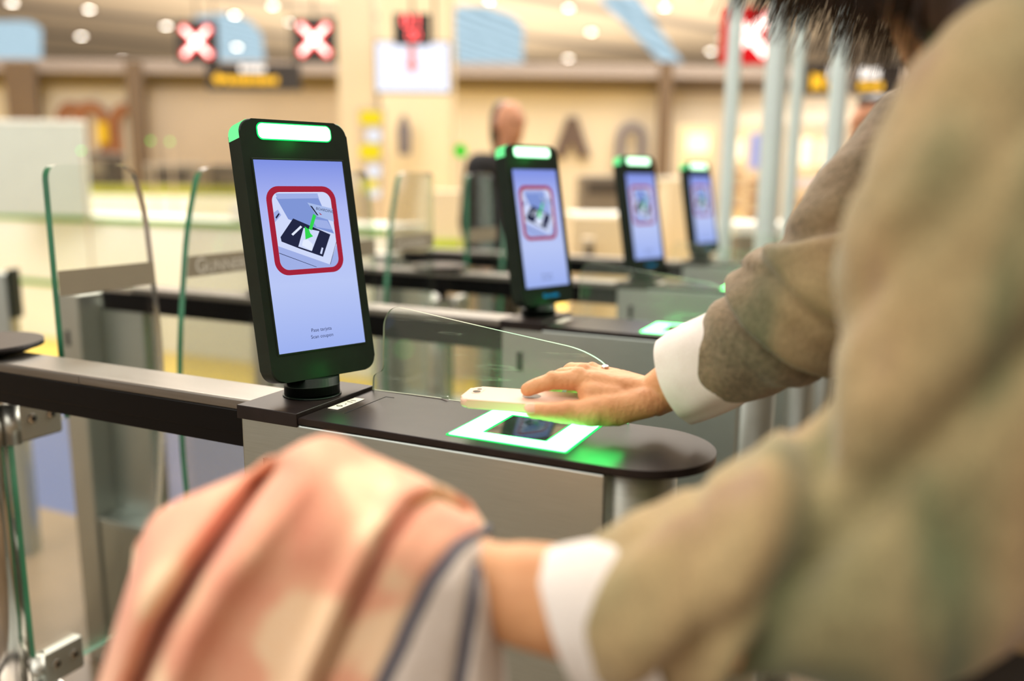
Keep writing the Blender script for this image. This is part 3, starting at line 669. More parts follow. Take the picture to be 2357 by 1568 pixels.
# ---- small green indicator lamps on slim posts
for (x, y, D, r, l) in ((1060, 347, 5.0, .042, 'bright green lamp on a slim post left of the person in black'), (187, 347, 6.1, .0095, 'dim green lamp above the left glass gate leaf'), (347, 324, 8.0, .012, 'left of two dim green lamps beside the brown column'), (391, 326, 8.0, .012, 'right of two dim green lamps beside the brown column')):
    p = at(x, y, D); t = thing('indicator_post', l, 'indicator lamp', (p.x, p.y, 0), group='green indicator lamps on posts')
    b = B(); b.cyl((0, 0.01, 0), (0, 0.01, p.z), .008, n=12); b.cyl((0, 0.01, 0), (0, 0.01, .01), .06, n=20); b.build('post', 'greyshutter', t)
    b = B(); b.ell((0, 0, p.z), (r, r, r), n=14); b.build('lamp', 'greenled' if r > .02 else 'greenfaint', t)
# ---- steel poles
for (xb, yb, xt, D, r, l, g) in ((1680, 300, 1696, 3.55, .030, 'leftmost tall steel pole, beside the farthest gate screen', 0), (1775, 340, 1790, 3.35, .042, 'thick steel pole with green lower end', 1), (1826, 330, 1836, 3.75, .028, 'third tall steel pole, just right of the green lit one', 0), (1920, 330, 1935, 3.4, .035, 'rightmost tall steel pole, next to the beige sleeve', 0)):
    p = at(xb, yb, D); t = thing('steel_pole', l, 'pole', (p.x, p.y, 0), group='tall steel poles')
    zb = 1.10
    b = B(); b.cyl((0, 0, 0.012), (0, 0, 10.0 - .002), r, n=28); b.build('shaft', 'pole', t)
    b = B(); b.cyl((0, 0, 0), (0, 0, .012), r * 2.2, n=28); b.build('base_plate', 'chrome', t)
    if g: b = B(); b.cyl((0, 0, .55), (0, 0, 1.075), r + .002, n=28); b.build('added_green_glow', 'poleglow', t)  # glowing sleeve added for the pole's green tint, no lamp there
# ---- counters with lime trim
def counter(name_l, x0, x1, y0, y1, h, lower, mat='counter', lime='lime'):
    t = thing('service_counter', name_l, 'counter', ((x0 + x1) / 2, (y0 + y1) / 2, 0), group='white counters with green trim'); L = x1 - x0; Dp = y1 - y0
    b = B(); b.box((0, 0, h / 2), (L, Dp, h), 0, .004); b.build('counter_body', mat, t)
    b = B(); b.box((0, -.004, h + .016), (L + .02, Dp + .02, .016), 0, .003); b.build('counter_top', 'counter', t); b = B(); b.box((0, -Dp / 2 - .008, h - .004), (L + .02, .014, .044), 0, .002); b.build('top_trim', lime, t)
    if lower: b = B(); b.box((0, -Dp / 2 - .004, lower), (L, .012, .042)); b.build('lower_trim', lime, t)
    return t
counter('long white counter with two lime lines, left behind the glass gates', -9, -2.42, 3.97, 4.5, 1.015, .47)
p = at(75, 280, 6.6); b = B(); pw = 190 / FPX * 6.6
t = thing('partition_panel', 'pale blank panel standing on the long white counter, far left', 'panel', (at(62, 300, 6.35).x, at(62, 300, 6.35).y + .12, 1.045), YAW)
zt = at(75, 274, 6.35).z - 1.045
b = B(); b.box((-.10, 0, zt / 2), (.86, .03, zt), 0, .004); b.build('panel_sheet', 'pale', t); b = B(); b.box((-.10, 0, zt - .012), (.87, .04, .024), 0, .003); b.build('panel_rim', 'counter', t)
def hall_counter(x0, y0, x1, D, l, lime='lime', mat='counter', th=.6, band=14):
    t = thing('service_counter', l, 'counter', (at((x0 + x1) / 2, 410, D).x, at((x0 + x1) / 2, 410, D).y, 0), YAW, 'white counters with green trim')
    bbox('counter_body', x0, y0 + band, x1, 600, D, th, mat, True, t); bbox('top_trim', x0 - 1, y0, x1 + 1, y0 + band, D, th + .02, lime, False, t); return t
hall_counter(168, 428, 600, 9.5, 'far counter with olive top behind the left glass gate leaf', 'olive', 'counter', .6, 22)
t = thing('service_counter', 'cream counter with yellow green stripe between the first two screens', 'counter', (at(1075, 500, 6.0).x, at(1075, 500, 6.0).y, 0), YAW, 'white counters with green trim')
bbox('counter_body', 1000, 440, 1150, 548, 6.0, .6, 'pillar', False, t); bbox('lime_stripe', 1000, 546, 1150, 568, 6.0, .62, 'limey', False, t); bbox('counter_foot', 1000, 566, 1150, 700, 6.0, .6, 'greyshutter', True, t)
t = thing('service_counter', 'low cream counter between the second and third screens', 'counter', (at(1385, 520, 5.6).x, at(1385, 520, 5.6).y, 0), YAW, 'white counters with green trim')
bbox('counter_body', 1310, 498, 1452, 700, 5.6, .5, 'pillar', True, t); bbox('top_trim', 1308, 490, 1454, 498, 5.6, .52, 'counter', False, t)
t = thing('service_counter', 'low cream counter between the third and farthest screens', 'counter', (at(1550, 500, 6.4).x, at(1550, 500, 6.4).y, 0), YAW, 'white counters with green trim')
bbox('counter_body', 1520, 415, 1590, 700, 6.4, .5, 'pillar', True, t); bbox('top_trim', 1518, 408, 1592, 416, 6.4, .52, 'counter', False, t)
t = thing('service_counter', 'white counter behind the steel poles', 'counter', (at(1750, 530, 5.0).x, at(1750, 530, 5.0).y, 0), YAW, 'white counters with green trim')
bbox('counter_body', 1668, 536, 1860, 700, 5.0, .5, 'grey', True, t); bbox('top_trim', 1664, 512, 1864, 537, 5.0, .54, 'counter', False, t)
# ---- equipment on and around the counters
def gear(x0, y0, x1, y1, D, l, mat, cat='machine', name='terminal_machine', floor=True, th=.4):
    c, w_, h_ = span(x0, y0, x1, y1, D); t = thing(name, l, cat, (c.x, c.y, 0 if floor else c.z - h_ / 2), YAW)
    z1 = c.z + h_ / 2 - t.location.z
    b = B(); b.box((0, 0, z1 / 2), (w_, th, z1), 0, min(w_, h_) * .08, 3); b.build('casing', mat, t)
    b = B(); b.box((0, -th / 2 - .004, z1 - h_ * .3), (w_ * .7, .012, h_ * .3), 0, .003); b.build('front_panel', 'dgrey' if mat != 'dgrey' else 'grey', t)
    return t
gear(162, 352, 278, 470, 10.4, 'dark boxy machine behind the olive counter, far left', 'dgrey')
gear(345, 378, 470, 470, 10.4, 'grey boxy machine behind the olive counter, by the brown column', 'grey')
gear(496, 382, 570, 470, 11.1, 'brownish machine behind the olive counter, half behind the nearest screen', 'dgrey')
gear(1330, 405, 1440, 496, 6.6, 'grey cabinet behind the low cream counter, right of the second screen', 'grey')
gear(1340, 548, 1366, 640, 5.2, 'small pale post box in front of the low cream counter', 'palepillar', 'box', 'post_box', True, .15)
b = B(); c, w_, h_ = span(436, 470, 512, 502, 5.9); t = thing('storage_box', 'pale pinkish box lying on the long white counter', 'box', (c.x, 4.2, 1.045), YAW)
b = B(); b.box((0, 0, .05), (.26, .2, .10), 0, .01); b.build('carton', 'white', t); b = B(); b.box((0, 0, .104), (.265, .205, .012), 0, .003); b.build('lid', 'counter', t)
p = at(8, 620, 2.9); t = thing('gate_post', 'steel post with black edge strip at the far left edge', 'post', (p.x, p.y, 0), YAW)
b = B(); b.box((-.012, 0, .5), (.07, .06, 1.045), 0, .006); b.build('post_body', 'steel', t); b = B(); b.box((.031, 0, .95), (.014, .062, .17), 0, .004); b.build('edge_strip', 'black', t)
# ---- murals on the shop wall
def arch(cx, y0, y1, w_, th, D, l, mat, top_r=1.0, name='wall_mural'):
    c = at(cx, (y0 + y1) / 2, D); h = (y1 - y0) / FPX * D; ww = w_ / FPX * D; tt = th / FPX * D
    o, i = [], []
    for k in range(13):
        a = math.pi * k / 12; o.append((ww / 2 * math.cos(a), h / 2 - ww / 2 * top_r + ww / 2 * top_r * math.sin(a))); i.append(((ww / 2 - tt) * math.cos(a), h / 2 - ww / 2 * top_r + (ww / 2 - tt) * top_r * math.sin(a)))
    pts = [(o[0][0], -h / 2)] + o + [(o[-1][0], -h / 2), (i[-1][0], -h / 2)] + i[::-1] + [(i[0][0], -h / 2)]
    b = B(); b.prism(pts, 0, .02, M.Rotation(math.pi / 2, 4, 'X')); ob = b.build(name, mat, None, c, YAW, recalc=True); return tag(ob, l, 'mural', 'painted shapes on the shop wall')
arch(170, 238, 400, 70, 26, 12.15, 'brown arch painted on the wall, left of the yellow plate, lower left', 'mural_brown')
arch(212, 236, 380, 84, 26, 12.12, 'brown arch painted on the wall directly left of the yellow plate', 'mural_brown')
arch(296, 240, 380, 84, 26, 12.12, 'brown arch painted on the wall directly right of the yellow plate', 'mural_brown')
arch(1452, 284, 420, 72, 22, 12.12, 'grey round arch painted on the shop wall above the third screen', 'mural_grey')
c = at(1316, 318, 12.12); s = 12.12 / FPX; b = B()
b.prism([(-14 * s, -45 * s), (-44 * s, -45 * s), (-12 * s, 46 * s), (12 * s, 46 * s), (44 * s, -45 * s), (16 * s, -45 * s), (0, -8 * s)], 0, .02, M.Rotation(math.pi / 2, 4, 'X')); tag(b.build('wall_mural', 'mural_dark', None, c, YAW, recalc=True), 'dark pointed shape painted on the wall right of the second screen', 'mural', 'painted shapes on the shop wall')
c, w_, h_ = span(224, 282, 248, 330, 12.05); b = B(); b.box((0, 0, 0), (w_, .03, h_), 0, .005); tag(b.build('yellow_plate', 'mural_yellow', None, c, YAW), 'yellow plate on the wall between two brown arches', 'sign')
c, w_, h_ = span(916, 268, 946, 356, 8.6); b = B(); b.prism([(-.06, -h_ / 2), (.06, -h_ / 2), (.07, .05), (.02, h_ / 2), (-.02, h_ / 2), (-.07, .05)], 0, .05, M.Rotation(math.pi / 2, 4, 'X')); tag(b.build('hanging_garment', 'mural_grey', None, c, YAW, recalc=True), 'dark blue grey garment shape on the cream pillar', 'garment')
# ---- lit shop displays at the right
def case(x0, y0, x1, y1, D, l, glow):
    c, w_, h_ = span(x0, y0, x1, y1, D); t = thing('shop_display', l, 'display', (c.x, c.y, 0), YAW, 'lit shop displays'); zc = c.z
    b = B(); b.box((0, .12, (zc + h_ / 2 + .1) / 2), (w_ + .16, .2, zc + h_ / 2 + .1), 0, .01); b.build('display_frame', 'pillar', t)
    b = B(); b.prism(rrect(-w_ / 2, -h_ / 2, w_ / 2, h_ / 2, min(w_, h_) * .2, 4), 0, .012, M.Translation((0, .02, zc)) @ M.Rotation(math.pi / 2, 4, 'X')); b.build('lit_panel', glow, t, recalc=True)
    b = B()
    for k in range(3): b.box((0, -.02, zc - h_ / 2 - .16 - .22 * k), (w_, .1, .03), 0, .004)
    sh = b.build('shelf', 'mural_brown', t); b = B()
    for k in range(9): b.box((-w_ / 2 + w_ * (.1 + .1 * k), -.03, zc - h_ / 2 - .36 - .22 * (k % 2) + .05), (w_ * .07, .05, .13), 0, .01)
    b.build('goods', 'warmdim', sh)
case(1582, 308, 1632, 352, 11.0, 'bright warm shop display above the farthest screen', 'warmglow')
case(1690, 322, 1712, 366, 10.6, 'narrow warm shop display between the first two steel poles', 'warmglow')
case(1722, 308, 1752, 388, 11.4, 'bluish lit shop display beside the green lit pole', 'blueglow')
case(1842, 318, 1872, 382, 10.4, 'left of two bright shop displays left of the rightmost steel pole', 'warmglow')
case(1888, 322, 1912, 382, 11.2, 'right of two bright shop displays left of the rightmost steel pole', 'warmglow')
case(1836, 412, 1890, 432, 9.6, 'low pinkish lit shop display beside the grey sleeve', emit('pink_display', (1, .74, .62, 1), 1.1))
# ---- big yellow letters on the floor beyond the gates
t = thing('floor_lettering', 'large yellow letters on a grey floor panel between the first two screens', 'floor lettering', (-2.80, 6.15, 0), math.radians(31))
b = B(); b.box((0, 0, .003), (1.75, 4.0, .004)); b.build('floor_panel', 'fascia', t)
b = B(); b.text('IDA', 1, M.Translation((0, 0, .0056)) @ M.Diagonal((.80, 4.4, 1, 1)), ext=0); b.build('letters', 'yellowpaint', t)
# ================================================================ PEOPLE
def bystander(name_l, loc, face, H_, skin, jacket, hairmat, bald):
    t = thing('person', name_l, 'person', loc, face); k = H_ / 1.75
    def s(x, y, z): return V((x, y, z)) * k
    body = [(s(0, 0, .95), .13 * k, s(0, 0, 1.15), .13 * k), (s(0, 0, 1.15), .13 * k, s(0, .01, 1.36), .12 * k), (s(0, 0, 1.40), .07 * k, s(0, .0, 1.50), .056 * k), (s(0, 0, 1.50), .056 * k, s(0, -.02, 1.57), .06 * k)]
    for sx in (-1, 1):
        body += chain([(s(sx * .17, 0, 1.40), .058 * k), (s(sx * .22, .03, 1.12), .046 * k), (s(sx * .20, -.08, .90), .034 * k)])
        body += [(s(sx * .20, -.08, .90), .034 * k, s(sx * .195, -.11, .82), .026 * k)]
        for f in range(4): body += [(s(sx * .195, -.10 - .012 * f, .83), .009 * k, s(sx * .185, -.10 - .016 * f, .755 - .006 * f), .007 * k)]
        body += [(s(sx * .195, -.125, .85), .011 * k, s(sx * .17, -.15, .79), .009 * k)]
        body += chain([(s(sx * .09, 0, .93), .085 * k), (s(sx * .10, -.01, .50), .058 * k), (s(sx * .10, .02, .09), .042 * k)]) + [(s(sx * .10, .02, .05), .04 * k, s(sx * .11, -.13, .035), .034 * k)]
    ells = [(s(0, -.02, 1.645), (.074 * k, .092 * k, .108 * k), None), (s(0, -.045, 1.585), (.055 * k, .062 * k, .055 * k), None), (s(0, -.112, 1.625), (.013 * k, .020 * k, .022 * k), None), (s(0, -.104, 1.66), (.05 * k, .012 * k, .01 * k), None), (s(0, -.1, 1.585), (.024 * k, .014 * k, .010 * k), None)]
    for sx in (-1, 1): ells.append((s(sx * .076, -.01, 1.63), (.012 * k, .02 * k, .032 * k), None))
    mesh_obj('body', union(body, .011, 3, ells), skin, t)
    e = B()
    for sx in (-1, 1): e.ell(s(sx * .031, -.1035, 1.643), (.011 * k, .008 * k, .006 * k), n=10)
    e.build('eyes', 'ink', t)
    jc = [(s(0, 0, .88), .155 * k, s(0, 0, 1.2), .15 * k), (s(0, 0, 1.2), .15 * k, s(0, .01, 1.345), .135 * k)]
    for sx in (-1, 1): jc += chain([(s(sx * .06, 0, 1.385), .10 * k), (s(sx * .18, 0, 1.41), .078 * k), (s(sx * .222, .03, 1.12), .062 * k), (s(sx * .202, -.07, .92), .05 * k)])
    mesh_obj('jacket', union(jc, .014, 4), jacket, t)
    tr = [(s(0, 0, .90), .145 * k, s(0, 0, .98), .145 * k)]
    for sx in (-1, 1): tr += chain([(s(sx * .085, 0, .90), .10 * k), (s(sx * .10, -.01, .50), .075 * k), (s(sx * .10, .02, .09), .065 * k)])
    mesh_obj('trousers', union(tr, .016, 3), 'trouser', t)
    for sx in (-1, 1):
        sh = [(s(sx * .10, .03, .05), .05 * k, s(sx * .112, -.14, .044), .044 * k)]; mesh_obj('shoe', union(sh, .01, 2), 'shoe', t)
    if bald: hr = [(s(0, .045, 1.665), .068 * k, s(0, .055, 1.56), .062 * k), (s(0, .05, 1.56), .05 * k, s(0, .06, 1.46), .04 * k)] + [(s(sx * .055, .025, 1.64), .034 * k, s(sx * .052, .03, 1.58), .034 * k) for sx in (-1, 1)] + [(s(0, .035, 1.70), .062 * k, s(0, .05, 1.66), .066 * k)]
    else: hr = [(s(0, .01, 1.70), .075 * k, s(0, .035, 1.62), .078 * k), (s(0, -.06, 1.735), .035 * k, s(0, .03, 1.72), .065 * k)]
    mesh_obj('hair', union(hr, .012, 3), hairmat, t)
    if bald:
        c_ = [(s(-.035, -.085, 1.43), .035 * k, s(-.03, -.11, 1.34), .03 * k), (s(.035, -.085, 1.43), .035 * k, s(.03, -.11, 1.34), .03 * k)]; mesh_obj('shirt_collar', union(c_, .01, 2), 'shirt', t)
    return t
p = at(1168, 282, 4.5); bystander('person in a dark jacket with receding hair, standing beyond the gates', (p.x, p.y, 0), YAW + math.radians(38), p.z / 1.645 * 1.75, 'skin_man', 'navy', 'hair', True)
p = at(2004, 282, 4.2); bystander('dark haired person glimpsed between the rightmost pole and the beige sleeve', (p.x, p.y, 0), YAW - math.radians(60), p.z / 1.645 * 1.75, 'skin_man', 'dgrey', 'hair', False)
# ================================================================ THE TRAVELLER (close to the camera, right side)
tr = thing('person', 'traveller in a beige green knit jumper holding a phone, seen from behind at right', 'person', (.79, 0, 0))
OFF = V((.79, 0, 0))
def L(p): return V(p) - OFF
def T(pts): return [(L(p), r) for p, r in pts]
# --- body: one mesh; the fine right hand and both forearms run on into the sleeves
wr = V((.478, .128, 1.119))
hand = []
def fing(pts): hand.extend(chain(T(pts)))
# palm
iM, mM, rM, pM = V((.402, .093, 1.1345)), V((.401, .111, 1.1350)), V((.405, .128, 1.135)), V((.414, .142, 1.130))
for q, r in ((iM, .0125), (mM, .0125), (rM, .0115), (pM, .0105)):
    fing([(wr + (q - wr) * .12, .0165), (wr + (q - wr) * .55, .0150), (q, r)])
fing([(wr + V((.004, -.012, -.002)), .017), ((.447, .092, 1.108), .0185), ((.423, .074, 1.107), .0165)])     # thenar
fing([((.44, .10, 1.118), .016), ((.418, .088, 1.122), .0145)])
# index on top of the phone, three fingers over its far edge, thumb along the near edge
fing([(iM, .0122), ((.3765, .0810, 1.1335), .0098), ((.3625, .0735, 1.1290), .0087), ((.3520, .0680, 1.1238), .0078)])
fing([(mM, .0120), ((.374, .112, 1.1320), .0096), ((.357, .116, 1.1230), .0086), ((.350, .116, 1.112), .0078)])
fing([(rM, .0112), ((.379, .130, 1.1360), .0094), ((.366, .129, 1.1220), .0084), ((.361, .127, 1.111), .0076)])
fing([(pM, .0100), ((.392, .145, 1.1270), .0082), ((.380, .143, 1.1150), .0074), ((.376, .140, 1.106), .0066)])
fing([((.425, .072, 1.107), .0160), ((.4045, .0560, 1.1075), .0118), ((.3850, .0435, 1.1090), .0100), ((.3725, .0385, 1.1100), .0088)])
# forearm inside the cuff
fing([(wr, .0235), (V((.50, .127, 1.135)), .0265), (V((.545, .122, 1.165)), .034), (V((.60, .105, 1.205)), .040)])
fing([(wr + V((0, .014, -.002)), .018), (V((.51, .140, 1.137)), .022)])
hells = [(L(q), r_, None) for q, r_ in ((iM + V((0, 0, .003)), (.011, .010, .0125)), (mM + V((0, 0, .003)), (.011, .010, .0125)), (rM + V((0, 0, .002)), (.010, .009, .0115)), (V((.3765, .0810, 1.1345)), (.0095, .0105, .0105)), (V((.4045, .0560, 1.1090)), (.0115, .0120, .0120)), (V((.437, .083, 1.106)), (.020, .015, .016)))]
me1 = union(hand, .0018, 3, hells)
body = []
def lim(pts): body.extend(chain(T(pts)))
lim([((.60, .105, 1.205), .040), ((.650, .078, 1.245), .044), ((.700, .130, 1.33), .050), ((.745, .155, 1.385), .052)])
lw = at(1205, 1368, .53); la = at(1440, 1412, .525); le = V((.733, -.215, 1.105))
lim([((.765, -.185, 1.375), .052), (le, .044), (la, .038), (lw, .033)])
lim([((.80, 0, .96), .105), ((.795, 0, 1.15), .090), ((.785, -.01, 1.30), .09)])
for s_ in (-1, 1):
    lim([((.79, s_ * .06, 1.20), .085), ((.785, s_ * .08, 1.32), .075)])
    lim([((.80, s_ * .080, .93), .085), ((.79, s_ * .10, .50), .058), ((.815, s_ * .10, .09), .042)])
    lim([((.815, s_ * .10, .05), .036), ((.69, s_ * .115, .034), .030)])
lim([((.782, -.01, 1.36), .06), ((.762, -.01, 1.44), .056), ((.712, -.01, 1.53), .054)])
# left hand, closed on the coat
for k, dz in enumerate((.030, .010, -.010, -.028)):
    lim([(lw, .026), (lw + V((-.068, -.012, dz)), .0125), (lw + V((-.098, -.022, dz)), .0100), (lw + V((-.100, -.046, dz - .002)), .0090), (lw + V((-.080, -.056, dz - .002)), .008)])
lim([(lw + V((-.02, -.012, .012)), .017), (lw + V((-.055, -.040, .030)), .0125), (lw + V((-.080, -.054, .026)), .010), (lw + V((-.096, -.058, .016)), .009)])
hc = V((.685, -.012, 1.612))
ells = [(L(hc), (.095, .074, .112), None), (L(hc + V((-.03, 0, -.06))), (.062, .056, .056), None), (L(hc + V((-.100, 0, -.02))), (.022, .012, .022), None), (L(hc + V((-.088, 0, -.062))), (.012, .024, .010), None), (L(hc + V((-.085, 0, .018))), (.014, .05, .01), None),
        (L(V((.785, 0, 1.30))), (.085, .13, .10), None), (L(V((.80, 0, 1.02))), (.09, .13, .10), None)]
for s_ in (-1, 1): ells.append((L(hc + V((.0, s_ * .076, -.015))), (.02, .012, .032), None))
for v, n_ in zip(me1.vertices, [v.normal.copy() for v in me1.vertices]): v.co += n_ * (.0007 * noise.noise(v.co * 60) + .0004 * noise.noise(V((v.co.x * 330, v.co.y * 120, v.co.z * 120))))
me2 = union(body, .0055, 5, ells)
bm = bmesh.new(); bm.from_mesh(me1); bm.from_mesh(me2)
for f in bm.faces: f.smooth = True
bm.to_mesh(me1); bm.free(); bpy.data.meshes.remove(me2)
mesh_obj('body', me1, 'skin', tr)
e = B()
for s_ in (-1, 1): e.ell(L(hc + V((-.090, s_ * .032, .0))), (.008, .012, .007), n=12)
e.build('eyes', 'ink', tr)
nb = B(); nm = M.Translation(L((.3725, .0325, 1.1140))) @ M.Rotation(math.radians(28), 4, 'Z') @ M.Rotation(math.radians(52), 4, 'X'); nb.ell((0, 0, 0), (.0078, .0062, .0024), n=18, mat=nm); nb.build('thumbnail', 'nail', tr)
rp = L(at(1393, 866, .945)); rb = B()
ra_ = [rp + V((-.10, .0, .02)) * 0 + V((.0, math.cos(a) *.0105, math.sin(a) * .0105)) for a in [k * .2618 for k in range(25)]]
rb.tube(ra_, .0010, 8); rb.ell(rp + V((0, -.001, .0112)), (.0042, .0055, .0022), n=14); rb.build('finger_ring', 'silver', tr)
# --- jumper: torso and both sleeves in one knitted surface
sw = []
def slv(pts): sw.extend(chain(T(pts)))
slv([((.560, .112, 1.172), .0490), ((.575, .110, 1.184), .0535), ((.590, .108, 1.198), .0530), ((.604, .104, 1.209), .0490)])
slv([((.614, .097, 1.218), .0610), ((.628, .092, 1.230), .0680), ((.652, .082, 1.252), .0700), ((.685, .115, 1.310), .0740), ((.735, .150, 1.372), .0760)])
slv([(at(1462, 1412, .525), .0480), (at(1500, 1395, .522), .0560), (at(1580, 1350, .52), .0610), (at(1690, 1305, .517), .0650), (at(1830, 1290, .51), .0690), (at(1990, 1310, .50), .0730), ((.737, -.213, 1.135), .0760), ((.742, -.210, 1.18), .0780), ((.748, -.204, 1.25), .0790), ((.758, -.194, 1.33), .0790), ((.772, -.170, 1.385), .0740)])
slv([((.80, -.02, 1.13), .12), ((.795, 0, 1.20), .115), ((.79, 0, 1.31), .11)])
for s_ in (-1, 1):
    slv([((.80, s_ * .06, 1.10), .118), ((.79, s_ * .075, 1.28), .10), ((.785, s_ * .08, 1.345), .085)])
    slv([((.785, s_ * .05, 1.375), .075), ((.782, s_ * .15, 1.375), .072)])
slv([((.782, -.01, 1.38), .082), ((.775, -.01, 1.43), .070)])
me = union(sw, .0055, 3)
def fold(p):                                                  # knit folds: soft cross creases on the sleeves
    d = 0
    q = p + OFF
    if q.y < -.13 and q.z < 1.42:                             # near sleeve
        ax = (at(1462, 1412, .525), V((.735, -.214, 1.115)))
        t_ = (q - ax[0]).dot((ax[1] - ax[0]).normalized())
        a_ = math.atan2(q.z - 1.11, -(q.y + .25))
        d += -.014 * math.exp(-((t_ - .072 - .030 * a_) / .010) ** 2) + .008 * math.exp(-((t_ - .050 - .030 * a_) / .012) ** 2)
        d += -.005 * math.exp(-((t_ - .030 - .012 * a_) / .008) ** 2)
        s2 = (q.z - 1.16) * .8 - (q.x - .74) * 1.0
        d += -.014 * math.exp(-((s2 - .05) / .014) ** 2) + .004 * math.exp(-((s2 - .085) / .02) ** 2) - .008 * math.exp(-((s2 - .15) / .016) ** 2)
    elif q.x < .72:                                            # far sleeve, pushed up
        ax_ = V((.733, -.239, .637)); r_ = q - V((.56, .112, 1.172)); t_ = r_.dot(ax_) - .28 * r_.dot(V((.606, -.197, -.771)))
        d += -.012 * math.exp(-((t_ - .058) / .0045) ** 2) + .009 * math.exp(-((t_ - .074) / .012) ** 2) + .004 * math.exp(-((t_ - .036) / .012) ** 2)
        d += -.006 * math.exp(-((t_ - .120) / .007) ** 2) + .004 * math.exp(-((t_ - .135) / .010) ** 2)
        if q.z > 1.27: d += -.012 * math.exp(-((q.z - .25 * (q.x - .66) - 1.315) / .008) ** 2) + .006 * math.exp(-((q.z - .25 * (q.x - .66) - 1.298) / .012) ** 2)
    d += .0045 * noise.noise(q * 17) + .002 * noise.noise(q * 45)
    return d
nrm = [v.normal.copy() for v in me.vertices]
for v, n_ in zip(me.vertices, nrm): v.co += n_ * fold(v.co)
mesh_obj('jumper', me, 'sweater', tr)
# --- shirt cuffs (open, folded back)
def cuff(c0, c1, r0, r1, tilt=0, name='shirt_cuff', sq=.82, upv=V((0, 0, 1)), wob=.0022, lean=0, tilt_all=0):
    c0, c1 = L(c0), L(c1); a = (c1 - c0).normalized(); t = (upv - a * upv.dot(a)).normalized(); q = a.cross(t)
    n, mrows = 56, 9; b = B(); vs = []; fs = []
    for lay_, dr in ((0, 0), (1, -.0028)):
        for i in range(mrows):
            s_ = i / (mrows - 1); c = c0 + (c1 - c0) * s_; r = r0 + (r1 - r0) * s_ + .002 * math.sin(s_ * 3.1) + dr
            for k in range(n):
                g = 2 * math.pi * k / n; wv = 1 + wob / .05 * (noise.noise(V((math.cos(g) * 1.7, math.sin(g) * 1.7, s_ * 1.6 + 5 * r0))) * 1.5)
                vs.append(c + t * (r * wv * math.cos(g)) + q * (r * sq * wv * math.sin(g)) + a * (lean * math.cos(g) * (1 - s_) + tilt_all * math.cos(g)))
    o_ = mrows * n
    for i in range(mrows - 1):
        for k in range(n):
            j = (k + 1) % n
            fs.append((i * n + k, i * n + j, (i + 1) * n + j, (i + 1) * n + k)); fs.append((o_ + i * n + k, o_ + (i + 1) * n + k, o_ + (i + 1) * n + j, o_ + i * n + j))
    for k in range(n):
        j = (k + 1) % n; fs.append((k, o_ + k, o_ + j, j)); e0 = (mrows - 1) * n; fs.append((e0 + k, e0 + j, o_ + e0 + j, o_ + e0 + k))
    b.geo(vs, fs); ob = b.build(name, 'shirt', tr, ang=75, recalc=True); return ob
cuff((.502, .119, 1.1405), (.572, .112, 1.182), .0480, .0500, sq=.86, lean=.004, wob=.0034)
cuff(at(1290, 1424, .528), at(1490, 1416, .522), .0445, .0500, sq=.86, tilt_all=-.011)
# --- hair hanging forward, trousers, shoes
hr = [(L(hc + V((.02, 0, .035))), .092, L(hc + V((.060, 0, -.05))), .085), (L(hc + V((.065, 0, -.05))), .078, L(hc + V((.090, 0, -.12))), .062)]
for s_ in (-1, 1): hr += [(L(hc + V((-.015, s_ * .055, .03))), .046, L(hc + V((.010, s_ * .066, -.07))), .040), (L(hc + V((.015, s_ * .064, -.06))), .044, L(hc + V((.05, s_ * .062, -.150))), .030)]
mh = union(hr, .006, 4)
for v in mh.vertices: v.co += v.normal * (.006 * noise.noise(V((v.co.x * 70, v.co.y * 70, v.co.z * 9))))
hb = B(); rnd = random.Random(7)
for k in range(1100):                                          # loose strands falling forward
    s_ = -1 if k % 3 else 1; g = rnd.random()
    p0 = hc + V((-.055 + .10 * g + rnd.uniform(-.01, .01), s_ * (.060 + .02 * rnd.random()), .03 + .02 * rnd.random()))
    ln = .125 + .055 * g + rnd.uniform(-.03, .02); fw = (.070 - .05 * g) * rnd.uniform(.6, 1.1)
    pts = [p0 + V((-fw * (q / 7) ** 1.4, s_ * .012 * math.sin(q / 7 * 3), -ln * q / 7 - .03 * (q / 7) ** 2)) + V((rnd.uniform(-.003, .003), rnd.uniform(-.003, .003), 0)) for q in range(8)]
    hb.tube([L(q) for q in pts], [.0009] * 6 + [.0007, .0003], 4)
hm = bpy.data.meshes.new('strands'); hb.bm.to_mesh(hm); hb.bm.free()
bm = bmesh.new(); bm.from_mesh(mh); bm.from_mesh(hm)
for f in bm.faces: f.smooth = True
bm.to_mesh(mh); bm.free(); bpy.data.meshes.remove(hm)
mesh_obj('hair', mh, 'hair', tr)
tro = [(L((.80, 0, .98)), .125, L((.80, 0, 1.085)), .118)]
for s_ in (-1, 1):
    tro += chain(T([((.80, s_ * .06, 1.08), .105), ((.80, s_ * .08, .93), .108), ((.795, s_ * .10, .50), .078), ((.815, s_ * .10, .10), .068)]))
mesh_obj('trousers', union(tro, .009, 4), 'trouser', tr)
for s_ in (-1, 1):
    sh = [(L((.825, s_ * .10, .052)), .050, L((.68, s_ * .116, .044)), .042)]; ms = union(sh, .006, 3)
    for v in ms.vertices: v.co.z = max(v.co.z, .0)
    mesh_obj('shoe', ms, 'shoe', tr)
